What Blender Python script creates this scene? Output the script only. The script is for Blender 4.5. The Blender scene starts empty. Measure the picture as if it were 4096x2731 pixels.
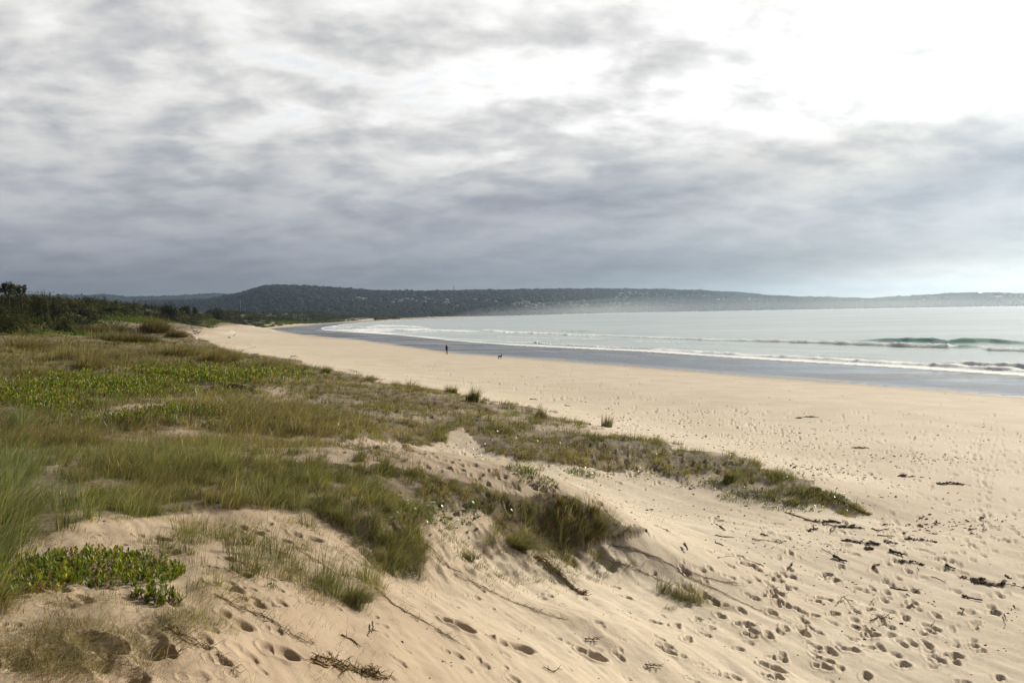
import bpy, math, random
import numpy as np
rng = np.random.default_rng(7)
random.seed(7)
scene = bpy.context.scene
COL = scene.collection

# ------------------------------------------------------------------ camera
F = 3280.0            # focal length in photo pixels (4096 wide)
H = 7.4               # eye height above the sea
PITCH = math.atan(112.5 / F)
ROLL = math.atan(0.0185)
_f = np.array([0, math.cos(PITCH), -math.sin(PITCH)])
_r0 = np.array([1.0, 0, 0]); _u0 = np.array([0, math.sin(PITCH), math.cos(PITCH)])
_r = _r0 * math.cos(ROLL) - _u0 * math.sin(ROLL)
_u = _u0 * math.cos(ROLL) + _r0 * math.sin(ROLL)

def ray(X, Y):
    X = np.asarray(X, float); Y = np.asarray(Y, float)
    a = ((X - 2048) / F)[..., None]; b = ((1365.5 - Y) / F)[..., None]
    return _f + a * _r + b * _u

def at_z(X, Y, z):
    d = ray(X, Y); t = (z - H) / d[..., 2]
    return d[..., 0] * t, d[..., 1] * t

def at_d(X, Y, D):
    """the point seen at photo pixel X, Y at horizontal distance D"""
    d = ray(X, Y); t = D / np.hypot(d[..., 0], d[..., 1])
    return d[..., 0] * t, d[..., 1] * t, H + d[..., 2] * t

def proj(x, y, z):
    p = np.stack([np.asarray(x, float), np.asarray(y, float), np.broadcast_to(np.asarray(z, float) - H, np.shape(x))], -1)
    w = np.maximum(p @ _f, 1e-3)
    return 2048 + F * (p @ _r) / w, 1365.5 - F * (p @ _u) / w

cam_d = bpy.data.cameras.new('camera'); cam = bpy.data.objects.new('camera', cam_d); COL.objects.link(cam)
cam_d.sensor_width = 36.0; cam_d.lens = F / 4096 * 36.0
cam_d.clip_start = 0.1; cam_d.clip_end = 30000
from mathutils import Matrix, Vector
cam.matrix_world = Matrix(((_r[0], _u[0], -_f[0], 0), (_r[1], _u[1], -_f[1], 0), (_r[2], _u[2], -_f[2], H), (0, 0, 0, 1)))
scene.camera = cam

# ------------------------------------------------------------------ small tools
def sstep(a, b, x):
    t = np.clip((x - a) / (b - a), 0, 1); return t * t * (3 - 2 * t)

def _h(ix, iy, s):
    n = (ix.astype(np.int64) * 374761393 + iy.astype(np.int64) * 668265263 + s * 974711) & 0x7fffffff
    n = ((n ^ (n >> 13)) * 1274126177) & 0x7fffffff
    return ((n ^ (n >> 16)) & 0xffff) / 65535.0

def vnoise(x, y, s=0):
    x0 = np.floor(x); y0 = np.floor(y); fx = x - x0; fy = y - y0
    fx = fx * fx * (3 - 2 * fx); fy = fy * fy * (3 - 2 * fy)
    a = _h(x0, y0, s); b = _h(x0 + 1, y0, s); c = _h(x0, y0 + 1, s); d = _h(x0 + 1, y0 + 1, s)
    return (a + (b - a) * fx) * (1 - fy) + (c + (d - c) * fx) * fy

def fbm(x, y, o=4, s=0):
    v = 0; a = 0.5; t = 0
    for i in range(o):
        v = v + a * vnoise(x, y, s + i * 17); t += a
        x, y = x * 1.6 + y * 1.2 + 3.1, y * 1.6 - x * 1.2 + 7.7; a *= 0.5
    return v / t            # 0..1, mean .5

def in_poly(P, X, Y):
    P = np.asarray(P, float); ins = np.zeros(X.shape, bool); j = len(P) - 1
    for i in range(len(P)):
        xi, yi = P[i]; xj, yj = P[j]
        c = ((yi > Y) != (yj > Y)) & (X < (xj - xi) * (Y - yi) / (yj - yi + 1e-12) + xi)
        ins ^= c; j = i
    return ins

def mesh_np(name, V, faces, mat=None, cols=None, smooth=False, attrs=None, parent=None, link=True):
    """V (n,3); faces: (m,k) int array, one k for all; or list of such arrays"""
    if not isinstance(faces, list): faces = [faces]
    faces = [f for f in faces if len(f)]
    me = bpy.data.meshes.new(name)
    me.vertices.add(len(V)); me.vertices.foreach_set('co', np.ascontiguousarray(V, np.float32).ravel())
    loops = np.concatenate([f.ravel() for f in faces]).astype(np.int32)
    tot = np.concatenate([np.full(len(f), f.shape[1], np.int32) for f in faces])
    st = np.concatenate([[0], np.cumsum(tot)[:-1]]).astype(np.int32)
    me.loops.add(len(loops)); me.loops.foreach_set('vertex_index', loops)
    me.polygons.add(len(tot)); me.polygons.foreach_set('loop_start', st)
    if smooth: me.polygons.foreach_set('use_smooth', np.ones(len(tot), bool))
    me.update(calc_edges=True)
    if cols is not None:
        a = me.attributes.new('Col', 'FLOAT_COLOR', 'POINT')
        c = np.ones((len(V), 4), np.float32); c[:, :3] = cols; a.data.foreach_set('color', c.ravel())
    for k, v in (attrs or {}).items():
        a = me.attributes.new(k, 'FLOAT', 'POINT'); a.data.foreach_set('value', np.asarray(v, np.float32).ravel())
    if mat: me.materials.append(mat)
    if not link: return me
    o = bpy.data.objects.new(name, me); COL.objects.link(o)
    if parent: o.parent = parent
    return o

def tag(o, label=None, cat=None, group=None, kind=None):
    if label: o['label'] = label
    if cat: o['category'] = cat
    if group: o['group'] = group
    if kind: o['kind'] = kind
    return o

def empty(name, loc, label=None, cat=None, group=None, rz=0):
    o = bpy.data.objects.new(name, None); COL.objects.link(o); o.empty_display_size = 0.1
    o.location = loc; o.rotation_euler = (0, 0, rz)
    return tag(o, label, cat, group)

# ---- node helper
class NT:
    def __init__(s, tree): s.t = tree; s.n = tree.nodes; s.l = tree.links
    def new(s, typ, **kw):
        n = s.n.new(typ)
        for k, v in kw.items(): setattr(n, k, v)
        return n
    def put(s, sock, v):
        if isinstance(v, bpy.types.NodeSocket): s.l.new(v, sock)
        elif v is not None: sock.default_value = v
    def m(s, op, a, b=None, c=None, clamp=False):
        n = s.new('ShaderNodeMath', operation=op, use_clamp=clamp)
        s.put(n.inputs[0], a)
        if b is not None: s.put(n.inputs[1], b)
        if c is not None: s.put(n.inputs[2], c)
        return n.outputs[0]
    def vm(s, op, a, b=None, scale=None):
        n = s.new('ShaderNodeVectorMath', operation=op); s.put(n.inputs[0], a)
        if b is not None: s.put(n.inputs[1], b)
        if scale is not None: s.put(n.inputs['Scale'], scale)
        return n.outputs['Value'] if op in ('DOT_PRODUCT', 'LENGTH') else n.outputs[0]
    def xyz(s, x, y, z):
        n = s.new('ShaderNodeCombineXYZ'); s.put(n.inputs[0], x); s.put(n.inputs[1], y); s.put(n.inputs[2], z); return n.outputs[0]
    def sep(s, v):
        n = s.new('ShaderNodeSeparateXYZ'); s.put(n.inputs[0], v); return n.outputs
    def noise(s, v, scale, det=4, rough=0.55, dist=0.0):
        n = s.new('ShaderNodeTexNoise'); s.put(n.inputs['Vector'], v)
        n.inputs['Scale'].default_value = scale; n.inputs['Detail'].default_value = det
        n.inputs['Roughness'].default_value = rough; n.inputs['Distortion'].default_value = dist
        return n.outputs['Fac']
    def ss(s, x, a, b, lo=0.0, hi=1.0):
        n = s.new('ShaderNodeMapRange', interpolation_type='SMOOTHSTEP'); s.put(n.inputs[0], x)
        for i, v in enumerate((a, b, lo, hi)): n.inputs[i + 1].default_value = v
        return n.outputs[0]
    def mix(s, f, a, b, mode='MIX'):
        n = s.new('ShaderNodeMix', data_type='RGBA', blend_type=mode)
        s.put(n.inputs[0], f); s.put(n.inputs[6], a if not isinstance(a, tuple) else (*a, 1)); s.put(n.inputs[7], b if not isinstance(b, tuple) else (*b, 1))
        return n.outputs[2]
    def attr(s, name, out='Fac'):
        n = s.new('ShaderNodeAttribute', attribute_name=name); return n.outputs[out]

def material(name):
    m = bpy.data.materials.new(name); m.use_nodes = True
    t = NT(m.node_tree); m.node_tree.nodes.clear()
    out = t.new('ShaderNodeOutputMaterial'); return m, t, out

def simple_mat(name, col, rough=0.8, var=0.15, scale=8.0, spec=0.3):
    m, t, out = material(name)
    p = t.new('ShaderNodeBsdfPrincipled'); p.inputs['Roughness'].default_value = rough
    p.inputs['Specular IOR Level'].default_value = spec
    tc = t.new('ShaderNodeTexCoord').outputs['Object']
    n = t.noise(tc, scale, 4)
    c = t.mix(t.ss(n, 0.3, 0.7), tuple(v * (1 - var) for v in col), tuple(min(1, v * (1 + var)) for v in col))
    t.put(p.inputs['Base Color'], c); t.l.new(p.outputs[0], out.inputs[0]); return m

# ------------------------------------------------------------------ light
SUN_AZ, SUN_EL = math.radians(47), math.radians(25)
sv = Vector((math.sin(SUN_AZ) * math.cos(SUN_EL), math.cos(SUN_AZ) * math.cos(SUN_EL), math.sin(SUN_EL)))
sd = bpy.data.lights.new('sun', 'SUN'); sun = bpy.data.objects.new('sun', sd); COL.objects.link(sun)
sd.energy = 5.0; sd.angle = math.radians(0.9); sd.color = (1.0, 0.93, 0.79)
sun.rotation_euler = sv.to_track_quat('Z', 'Y').to_euler()

world = bpy.data.worlds.new('World'); scene.world = world; world.use_nodes = True
w = NT(world.node_tree); world.node_tree.nodes.clear()
wo = w.new('ShaderNodeOutputWorld')
sky = w.new('ShaderNodeTexSky', sky_type='NISHITA'); sky.sun_disc = False
sky.sun_elevation = SUN_EL; sky.sun_rotation = SUN_AZ
sky.air_density = 1.0; sky.dust_density = 1.5
blue = w.vm('SCALE', sky.outputs[0], scale=0.11)
dirv = w.vm('NORMALIZE', w.new('ShaderNodeTexCoord').outputs['Generated'])
dx, dy, dz = w.sep(dirv)
dzp = w.m('MAXIMUM', dz, 0.0)
el = w.m('MULTIPLY', w.m('ARCSINE', dzp), 57.2958)
az = w.m('MULTIPLY', w.m('ARCTAN2', dx, dy), 57.2958)
k = w.m('DIVIDE', 1.0, w.m('ADD', dzp, 0.24))
px_ = w.m('MULTIPLY', dx, k); py_ = w.m('MULTIPLY', dy, k)
P = w.xyz(w.m('MULTIPLY', px_, 0.62), py_, 0.0)          # cloud deck stretched across the wind
# rows of the deck run slightly diagonal
Pr = w.xyz(w.m('ADD', w.m('MULTIPLY', px_, 0.86), w.m('MULTIPLY', py_, 0.20)), w.m('SUBTRACT', py_, w.m('MULTIPLY', px_, 0.22)), 0.0)
n_big = w.noise(w.vm('ADD', Pr, (3.7, 1.2, 0.4)), 2.4, 4, 0.5, 0.4)
n_mid = w.noise(w.vm('ADD', Pr, (9.1, 4.4, 2.0)), 6.2, 5, 0.50, 0.20)
n_fin = w.noise(w.vm('ADD', P, (1.3, 7.2, 5.0)), 19.0, 4, 0.55, 0.2)
# horizontal streaks low in the sky
S_ = w.xyz(w.m('MULTIPLY', az, 0.035), w.m('ADD', w.m('MULTIPLY', el, 0.30), w.m('MULTIPLY', az, -0.030)), 3.0)
n_str = w.noise(S_, 1.0, 5, 0.5, 0.5)
def blob(a0, e0, sa, se, amp, tilt=0.0):
    da = w.m('DIVIDE', w.m('SUBTRACT', az, a0), sa)
    de = w.m('DIVIDE', w.m('SUBTRACT', w.m('SUBTRACT', el, e0), w.m('MULTIPLY', w.m('SUBTRACT', az, a0), tilt)), se)
    q = w.m('ADD', w.m('MULTIPLY', da, da), w.m('MULTIPLY', de, de))
    return w.m('MULTIPLY', w.m('EXPONENT', w.m('MULTIPLY', q, -1.0)), amp)
terms = [w.ss(el, 1.0, 7.5, 0.0, 0.31), w.ss(el, 6.0, 15.0, 0.0, 0.33), w.ss(az, -10.0, 32.0, 0.0, 0.16),
         blob(31, 16, 9, 5, 0.34), blob(4, 17, 10, 6, 0.10), blob(6, 12.4, 9, 2.0, 0.06, 0.02), blob(0, 10.5, 12, 1.6, 0.10, 0.15),
         blob(8.5, 8.0, 11, 1.9, -0.22, 0.03), blob(31, 9.0, 9, 2.6, -0.33, 0.10), blob(22, 8.0, 8, 1.1, 0.17, 0.22),
         blob(16, 3.2, 10, 1.2, -0.10), blob(30, 1.8, 9, 1.0, 0.28, 0.0), blob(18, 0.7, 12, 0.5, 0.16), blob(-22, 0.9, 5, 0.25, 0.16),
         blob(-28, 14, 7, 4, -0.10), blob(-14, 8.5, 10, 2.0, -0.04), blob(-31, 6.0, 4, 1.2, 0.05),
         blob(48, 24, 12, 9, 1.0)]
B = 0.240
for t_ in terms: B = w.m('ADD', B, t_)
hi = w.ss(el, 4.0, 14.0)
con = w.m('ADD', w.m('MULTIPLY', w.m('SUBTRACT', n_big, 0.5), 0.42), w.m('MULTIPLY', w.m('SUBTRACT', w.ss(n_mid, 0.30, 0.70), 0.5), 0.56))
con = w.m('ADD', con, w.m('MULTIPLY', w.m('SUBTRACT', n_fin, 0.5), 0.34))
con = w.m('MULTIPLY', con, w.m('ADD', w.m('MULTIPLY', hi, 0.62), 0.38))
con = w.m('ADD', con, w.m('MULTIPLY', w.m('SUBTRACT', n_str, 0.5), w.m('SUBTRACT', 0.60, w.m('MULTIPLY', hi, 0.50))))
B = w.m('MULTIPLY', B, 0.87)
B = w.m('MAXIMUM', w.m('MULTIPLY', B, w.m('ADD', 1.0, con)), 0.05)
B = w.m('MULTIPLY', w.m('MULTIPLY', B, w.ss(el, 21.0, 38.0, 0.82, 0.26)), w.ss(dy, -0.1, 0.6, 0.35, 1.0))  # unseen sky overhead and behind the camera dimmed to strengthen sun-to-shade contrast
tint = w.mix(w.ss(B, 0.16, 0.62), (0.90, 0.965, 1.13), (1.0, 0.992, 0.975))
warm = w.mix(w.m('MINIMUM', w.m('ADD', blob(30, 2.0, 12, 2.2, 0.8), blob(22, 9.5, 9, 2.0, 0.25)), 1.0), tint, (1.09, 0.985, 0.85))
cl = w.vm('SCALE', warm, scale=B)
gap = w.m('MULTIPLY', w.ss(n_mid, 0.60, 0.74), w.ss(el, 9, 15, 0.0, 0.30))
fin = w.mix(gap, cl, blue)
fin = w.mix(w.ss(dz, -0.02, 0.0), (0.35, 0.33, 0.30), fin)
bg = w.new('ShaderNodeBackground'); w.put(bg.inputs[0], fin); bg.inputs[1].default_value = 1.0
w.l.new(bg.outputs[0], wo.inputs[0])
world.cycles.sampling_method = 'MANUAL'; world.cycles.sample_map_resolution = 1024

scene.view_settings.view_transform = 'Standard'; scene.view_settings.look = 'None'
scene.view_settings.exposure = 0.30; scene.view_settings.gamma = 1.0
scene.render.engine = 'CYCLES'
scene.cycles.use_denoising = True
scene.cycles.max_bounces = 6; scene.cycles.diffuse_bounces = 3; scene.cycles.glossy_bounces = 2
scene.cycles.transmission_bounces = 3; scene.cycles.volume_bounces = 0
scene.cycles.use_adaptive_sampling = True; scene.cycles.adaptive_threshold = 0.015

# ------------------------------------------------------------------ terrain control heights (photo pixel, height)
HZ = lambda X: 1253 - 0.0185 * (np.asarray(X, float) - 2048)
ctrl = [
 (0,2731,5.3),(700,2731,5.0),(1400,2731,4.4),(2000,2731,3.5),(2600,2731,2.6),(3300,2731,1.8),(4096,2731,1.5),
 (0,2500,5.4),(700,2500,5.15),(1400,2500,4.4),(1830,2500,3.8),(2400,2500,2.9),(3000,2500,2.1),(3600,2500,1.6),(4096,2500,1.45),
 (0,2300,5.4),(600,2300,5.1),(1000,2300,4.9),(1400,2300,4.35),(1750,2300,3.6),(2000,2300,3.1),(2300,2300,2.7),(2700,2300,2.3),(3300,2300,1.7),(4096,2300,1.4),
 (0,2100,5.4),(400,2100,5.2),(800,2100,4.9),(1200,2100,4.6),(1500,2100,4.3),(1700,2060,4.15),(1720,2160,3.7),(1980,2070,3.62),(2000,2150,3.22),(2250,2105,3.2),(2260,2180,2.84),(2480,2150,2.85),(2500,2215,2.6),(1420,2180,4.1),(2700,2130,2.4),(3000,2120,1.95),(3500,2100,1.6),(4096,2100,1.4),
 (400,1880,5.15),(800,1870,5.0),(1200,1850,4.8),(1400,1870,4.65),(1700,1900,4.3),(2000,1965,3.9),(2300,2035,3.45),(2500,2105,3.1),(2640,2180,2.65),
 (2000,1900,2.9),(2300,1960,2.4),(2600,2050,1.95),(1700,1850,3.3),(1400,1810,3.7),(1000,1790,4.1),(600,1780,4.3),(200,1760,4.5),(0,1850,5.0),
 (1500,1725,3.55),(1300,1720,3.7),(1000,1715,3.9),(600,1700,4.2),(200,1700,4.4),(1800,1745,2.95),(2000,1780,2.75),(2300,1830,2.4),(2600,1890,2.05),(3000,1950,1.85),(3300,2010,1.7),(3480,2060,1.5),
 (1560,1790,3.0),(1350,1790,3.45),
 (3300,1958,1.95),(3000,1850,2.15),(2700,1782,2.35),(2500,1748,2.45),(2200,1660,2.65),(1900,1590,2.85),(1500,1518,2.9),(1200,1458,2.9),(900,1400,2.9),(800,1350,2.8),
 (2200,1622,1.4),(1900,1550,1.4),(1500,1480,1.4),(1200,1425,1.4),(900,1378,1.45),(2700,1735,1.5),(3000,1790,1.5),(3300,1885,1.5),(3700,2000,1.5),(4096,2000,1.4),(3500,1800,1.3),(4096,1800,1.15),
 (4096,1660,.72),(3072,1590,.9),(2560,1545,.9),(2048,1490,.9),(1600,1430,.95),(1300,1385,1.0),(1000,1345,1.2),(900,1330,1.4),
 (4096,1610,.4),(3072,1525,.4),(2560,1480,.4),(2048,1437,.4),(1800,1420,.42),(1600,1390,.4),(1430,1362,.4),(1200,1340,.4),(1110,1320,.4),
 (1261,1298,.5),(1350,1290,.5),(1521,1284,.5),(1700,1273,.6),
 (4096,1500,0),(3584,1468,0),(3072,1437,0),(2560,1405,0),(2048,1380,0),(1800,1361,0),(1600,1340,0),(1400,1328,0),(1294,1320,0),
 (0,1600,4.6),(400,1600,4.4),(800,1600,4.1),(1200,1600,3.7),(1600,1630,3.3),(2000,1690,2.95),(2400,1760,2.6),
 (0,1500,4.6),(500,1500,4.3),(1000,1490,3.6),(0,1400,4.9),(400,1390,4.5),(700,1360,3.7),(0,1345,5.4),(300,1325,4.9),(600,1312,4.1),
 (760,1322,2.3),(900,1300,2.0),(1100,1290,2.0),(1300,1282,2.0),(1000,1308,1.5),
]
c_th = []; c_lr = []; c_z = []
for X, Y, z in ctrl:
    x, y = at_z(X, Y, z); c_th.append(math.atan2(x, y)); c_lr.append(math.log(math.hypot(x, y))); c_z.append(z)
def thX(X):
    d = ray(X, HZ(X)); return np.arctan2(d[..., 0], d[..., 1])
for X, r, z in [(0,240,10.6),(0,330,12.6),(250,250,9.5),(250,340,14.5),(600,480,13.5),(1000,950,14.5),(1300,1500,14.5),(0,700,12),(500,1000,10),(1000,2000,9),(1700,3000,13),(2048,3300,6),
                (1500,2400,8),(2560,4300,6),(3072,5200,6),(4096,4300,6),(4096,6000,5),(0,3000,5),(2048,6000,5),
                (0,2.2,5.5),(2048,2.2,5.3),(4096,2.2,5.1),(4096,6,3.4),(2048,1.2,5.6),
                (2048,1200,-.2),(3000,800,-.5),(3000,2000,-.2),(4096,200,-.6),(4096,1000,-.5),(2300,300,-.3)]:
    c_th.append(float(thX(X))); c_lr.append(math.log(r)); c_z.append(z)
CT = np.stack([c_th, c_lr], 1); CZ = np.array(c_z)
def _phi(d2): return 0.5 * d2 * np.log(d2 + 1e-12)
def _d2(A, Bp): return ((A[:, None, :] - Bp[None]) ** 2).sum(-1)
n = len(CT); K = _phi(_d2(CT, CT)) + np.eye(n) * 0.0008
Pm = np.c_[np.ones(n), CT]; A = np.block([[K, Pm], [Pm.T, np.zeros((3, 3))]])
sol = np.linalg.solve(A, np.r_[CZ, 0, 0, 0])
TH_LIM = 0.68
def base_z(th, lr):
    th = np.clip(th, -TH_LIM, TH_LIM); Q = np.stack([th.ravel(), lr.ravel()], 1); out = np.empty(len(Q))
    for i in range(0, len(Q), 20000):
        q = Q[i:i + 20000]; out[i:i + 20000] = _phi(_d2(q, CT)) @ sol[:n] + np.c_[np.ones(len(q)), q] @ sol[n:]
    return out.reshape(th.shape)

# water's edge and wet-sand edge as curves on the sea-level plane (photo pixels)
WLx = [1285,1294,1400,1600,1800,2048,2300,2560,2800,3072,3584,4096,4600]; WLy = [1314,1320,1328,1340,1361,1380,1392,1404,1420,1438,1468,1502,1540]
WUx = [1285,1300,1380,1482,1700,2048,2560,3072,3584,4096,4600];      WUy = [1312,1308,1296,1287.5,1276,1263.5,1249,1240,1231,1222.5,1214]
SLx = [1085,1110,1200,1430,1600,1800,2048,2560,3072,3584,4096,4600]; SLy = [1318,1325,1340,1362,1388,1419,1437,1480,1525,1566,1610,1655]
SUx = [1085,1110,1164,1261,1350,1521,1700,2048,2560,3072,3584,4096,4600]; SUy = [1316,1313,1308,1298,1290,1284,1273.5,1262.5,1248,1239,1230,1221.5,1213]
def margin(X, Y, Lx, Ly, Ux, Uy, wob=0):
    lo = np.interp(X, Lx, Ly); up = np.interp(X, Ux, Uy)
    m = np.minimum(lo - Y, Y - up); return np.where(X < Lx[0], -np.hypot((Lx[0] - X) * 0.3, Y - (Ly[0] + Uy[0]) / 2), m)
# ------------------------------------------------------------------ vegetation regions (photo pixels on the ground)
VEG_FLAT = [(-900,1325),(300,1322),(600,1309),(740,1322),(790,1352),(900,1401),(1200,1459),(1500,1519),(1900,1591),(2200,1661),(2500,1750),(2700,1784),(3000,1852),(3300,1962),(3470,2056),
            (3400,2068),(3280,2040),(3150,2008),(3000,1990),(2860,1955),(2750,1930),(2560,1905),(2350,1868),(2150,1848),(2000,1828),(1915,1800),(1866,1752),(1842,1710),(1808,1704),(1786,1716),(1778,1762),(1690,1785),(1560,1770),(1440,1765),(1300,1755),(1000,1750),(800,1715),(600,1740),(300,1700),(0,1690),(-900,1720)]
VEG_FAR = [(300,1306),(560,1294),(1000,1284),(1300,1277),(1750,1263),(1750,1268),(1300,1283),(1100,1290),(900,1301),(770,1320),(600,1312),(300,1324)]
VEG_TALL = [(-900,1650),(0,1660),(220,1740),(170,1860),(330,1950),(420,2040),(520,2070),(300,2130),(150,2170),(70,2230),(30,2330),(10,2450),(-60,2520),(-900,2600)]
VEG_RIDGE = [(160,1880),(400,1850),(700,1845),(1000,1835),(1300,1845),(1500,1870),(1700,1900),(1900,1935),(2100,1975),(2300,2025),(2450,2080),(2560,2150),(2480,2180),(2380,2190),(2240,2200),(2080,2190),(2040,2120),(1950,2060),(1850,2035),(1750,2040),(1680,2090),(1700,2180),(1680,2260),(1600,2270),(1500,2200),(1350,2130),(1280,2060),(1100,2035),(900,2030),(650,2070),(450,2080),(300,2060)]
CLUMPS = [(1400,2350,110,45,.75),(1440,2400,80,35,.6),(1180,2290,120,45,.10),(2060,2160,130,60,.75),(2220,2230,140,50,.5),(2730,2385,70,40,.5),(2860,2400,60,30,.5),
          (1560,2180,110,80,.7),(1640,2260,80,50,.6),(650,1790,360,50,.55),(250,1790,330,80,.9),(1150,1800,260,34,.4),(900,2290,150,60,.10),(800,2200,160,60,.14),(300,2540,330,80,.5),(700,2490,190,60,.45),(150,2660,260,70,.45),(1050,2200,160,50,.08),(600,2660,200,50,.22),(1000,2330,150,50,.10),
          (1490,1830,90,25,.6),(1580,1850,70,20,.4),(2050,1900,90,22,.25),(1900,2010,150,45,.6),(2900,2440,70,20,.25),(620,1930,300,90,.5)]
SCARP = [(1360,1745),(1500,1750),(1640,1770),(1680,1800),(1600,1830),(1450,1815),(1350,1790)]
BANK = [(1180,2080),(1400,2120),(1700,2060),(1950,2060),(2200,2170),(2400,2190),(2650,2230),(2420,2330),(2200,2330),(1950,2350),(1700,2330),(1500,2280),(1300,2180)]
BARE = [(560,1630,150,30,.95),(740,1600,120,18,.6),(1090,1570,90,15,.7),(1170,1600,110,20,.5),(880,1690,60,14,.4),(2830,1925,90,18,.6),(3060,1945,90,10,.6),(2460,1842,120,14,.4),(3150,1985,80,8,.5),(1180,1690,60,10,.4),
        (2300,1720,120,8,.4),(2100,1745,120,10,.35),(1260,1660,90,8,.4),(900,2060,90,14,.5)]

def ell(X, Y, L):
    m = np.zeros(np.shape(X))
    for cx, cy, a, b, s in L:
        m = np.maximum(m, s * np.exp(-(((X - cx) / a) ** 2 + ((Y - cy) / b) ** 2) ** 1.5))
    return m

def veg_density(X, Y, x, y):
    """0..1 grass cover at ground points seen at X,Y"""
    wx = (fbm(x * 0.9, y * 0.9, 3, 5) - 0.5); wy = (fbm(x * 0.9, y * 0.9, 3, 9) - 0.5)
    am = np.clip((Y - 1230) * 0.11, 4, 110)
    Xw = X + wx * am * 1.6; Yw = Y + wy * am
    d = in_poly(VEG_FLAT, Xw, Yw) * 1.0
    d = np.maximum(d, in_poly(VEG_RIDGE, Xw, Yw) * 1.0); d = np.maximum(d, in_poly(VEG_TALL, Xw, Yw) * 1.0)
    d = np.maximum(d, ell(Xw, Yw, CLUMPS)); d = np.maximum(d, in_poly(VEG_FAR, X, Y) * .9)
    d = d * (1 - np.minimum(1, ell(Xw, Yw, BARE) * 1.1))
    # bare sand showing between plants
    patch = fbm(x * 0.55, y * 0.55, 4, 31)
    near_edge = np.where((Y > 1640) & (X > 1500) & (Y < 2070), 0.50, 0.38)
    d = d * (1 - near_edge * sstep(0.55, 0.72, patch))
    return np.clip(d, 0, 1)

# ------------------------------------------------------------------ ground mesh
ths = np.concatenate([np.linspace(-math.pi, -1.3, 26)[:-1], np.linspace(-1.3, -0.62, 110)[:-1], np.linspace(-0.62, 0.62, 1500), np.linspace(0.62, 1.3, 110)[1:], np.linspace(1.3, math.pi, 26)[1:]])
rs = [0.6, 1.2, 1.8, 2.4, 2.9, 3.3]
while rs[-1] < 9500:
    r = rs[-1]; rs.append(r + min(max(0.9 * r * r / 3690, 0.013), 0.013 * r if r < 700 else 0.03 * r))
rs = np.array(rs); lrs = np.log(rs)
TH, LR = np.meshgrid(ths, lrs)          # rows: r
GX = np.exp(LR) * np.sin(TH); GY = np.exp(LR) * np.cos(TH); GR = np.exp(LR)
print('ground grid', TH.shape, TH.size)
def up_cols(Q, k, n):            # smooth (cubic) refinement of every k-th sample along axis 0
    i = np.arange(n) / k; b = np.minimum(i.astype(int), Q.shape[0] - 2); f = (i - b)[:, None]
    q0, q1, q2, q3 = Q[np.maximum(b - 1, 0)], Q[b], Q[b + 1], Q[np.minimum(b + 2, Q.shape[0] - 1)]
    return 0.5 * (2 * q1 + (q2 - q0) * f + (2 * q0 - 5 * q1 + 4 * q2 - q3) * f * f + (3 * q1 - q0 - 3 * q2 + q3) * f ** 3)
def ext(a, k):                   # every k-th sample, padded past the end
    m_ = -(-(len(a) - 1) // k) * k + 1
    return np.concatenate([a, a[-1] + (a[-1] - a[-2]) * np.arange(1, m_ - len(a) + 1)])[::k]
cT, cR = np.meshgrid(ext(ths, 5), ext(lrs, 5))
Z = up_cols(up_cols(base_z(cT, cR), 5, len(lrs)).T, 5, len(ths)).T
# height limited away from the controls
Z = np.clip(Z, -1.5, 19)
th_c = np.clip(TH, -TH_LIM, TH_LIM); PX_, PY_ = GR * np.sin(th_c), GR * np.cos(th_c)
X0, Y0 = proj(PX_, PY_, 0.0)
mw = margin(X0, Y0, WLx, WLy, WUx, WUy); ms = margin(X0, Y0, SLx, SLy, SUx, SUy)
perpx = GR * GR / (H * F)                                     # metres per photo pixel towards the viewer
XG, YG = proj(PX_, PY_, Z)
VD = veg_density(XG, YG, GX, GY)
VD = np.where(mw > -3, 0, VD)
near = 1 - sstep(60, 140, GR)
duney = sstep(1.6, 2.8, Z)
det = (fbm(GX / 1.5, GY / 1.5, 4, 1) - 0.5) * (0.05 + 0.14 * duney)
det += (fbm(GX / 0.42, GY / 0.42, 3, 2) - 0.5) * (0.018 + 0.028 * duney) * (1 - sstep(20, 45, GR))
ca, sa = math.cos(-0.95), math.sin(-0.95)
ru, rv = GX * ca + GY * sa, -GX * sa + GY * ca                # wind lines running down to the right
lines = fbm(ru / 1.5, rv / 0.30, 3, 3) - 0.5
det += lines * 0.050 * (1 - sstep(18, 40, GR))
# small ripples of the loose slope
rp = np.sin((rv + 0.25 * (fbm(GX / 0.8, GY / 0.8, 3, 12) - .5)) / 0.028) * 0.0022 * (1 - sstep(9, 16, GR)) * sstep(0.45, 0.6, fbm(GX / 2.2, GY / 2.2, 2, 44))
det += rp
bank = np.clip(ell(XG, YG, [(1900,2220,330,110,1.3),(1500,2230,260,90,1.0),(2300,2250,260,70,1.1),(1520,1785,170,36,1.3),(1650,2130,200,70,1.0)]), 0, 1)
ridged = np.abs(fbm(ru / 0.9, rv / 0.40, 4, 7) - 0.5) * 2
det += bank * ((0.5 - ridged) * 0.11 + (fbm(GX / 0.7, GY / 0.7, 4, 18) - .5) * 0.30 + (fbm(GX / 0.16, GY / 0.16, 3, 8) - .5) * 0.09)
# hummocks under the grass
det += VD * (fbm(GX / 2.8, GY / 2.8, 3, 21) - 0.4) * np.clip(GR * 0.012, 0.10, 0.9) * 0.8
far_h = sstep(35, 120, GR) * (Z > 2.4) * (VD > 0)
det += far_h * (fbm(GX / 11, GY / 11, 3, 22) - 0.45) * 1.3
beach = (mw < 0) & (Z < 1.8)
Z = Z + det * near + det * (1 - near) * (VD > 0) * (Z > 1.8)
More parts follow.
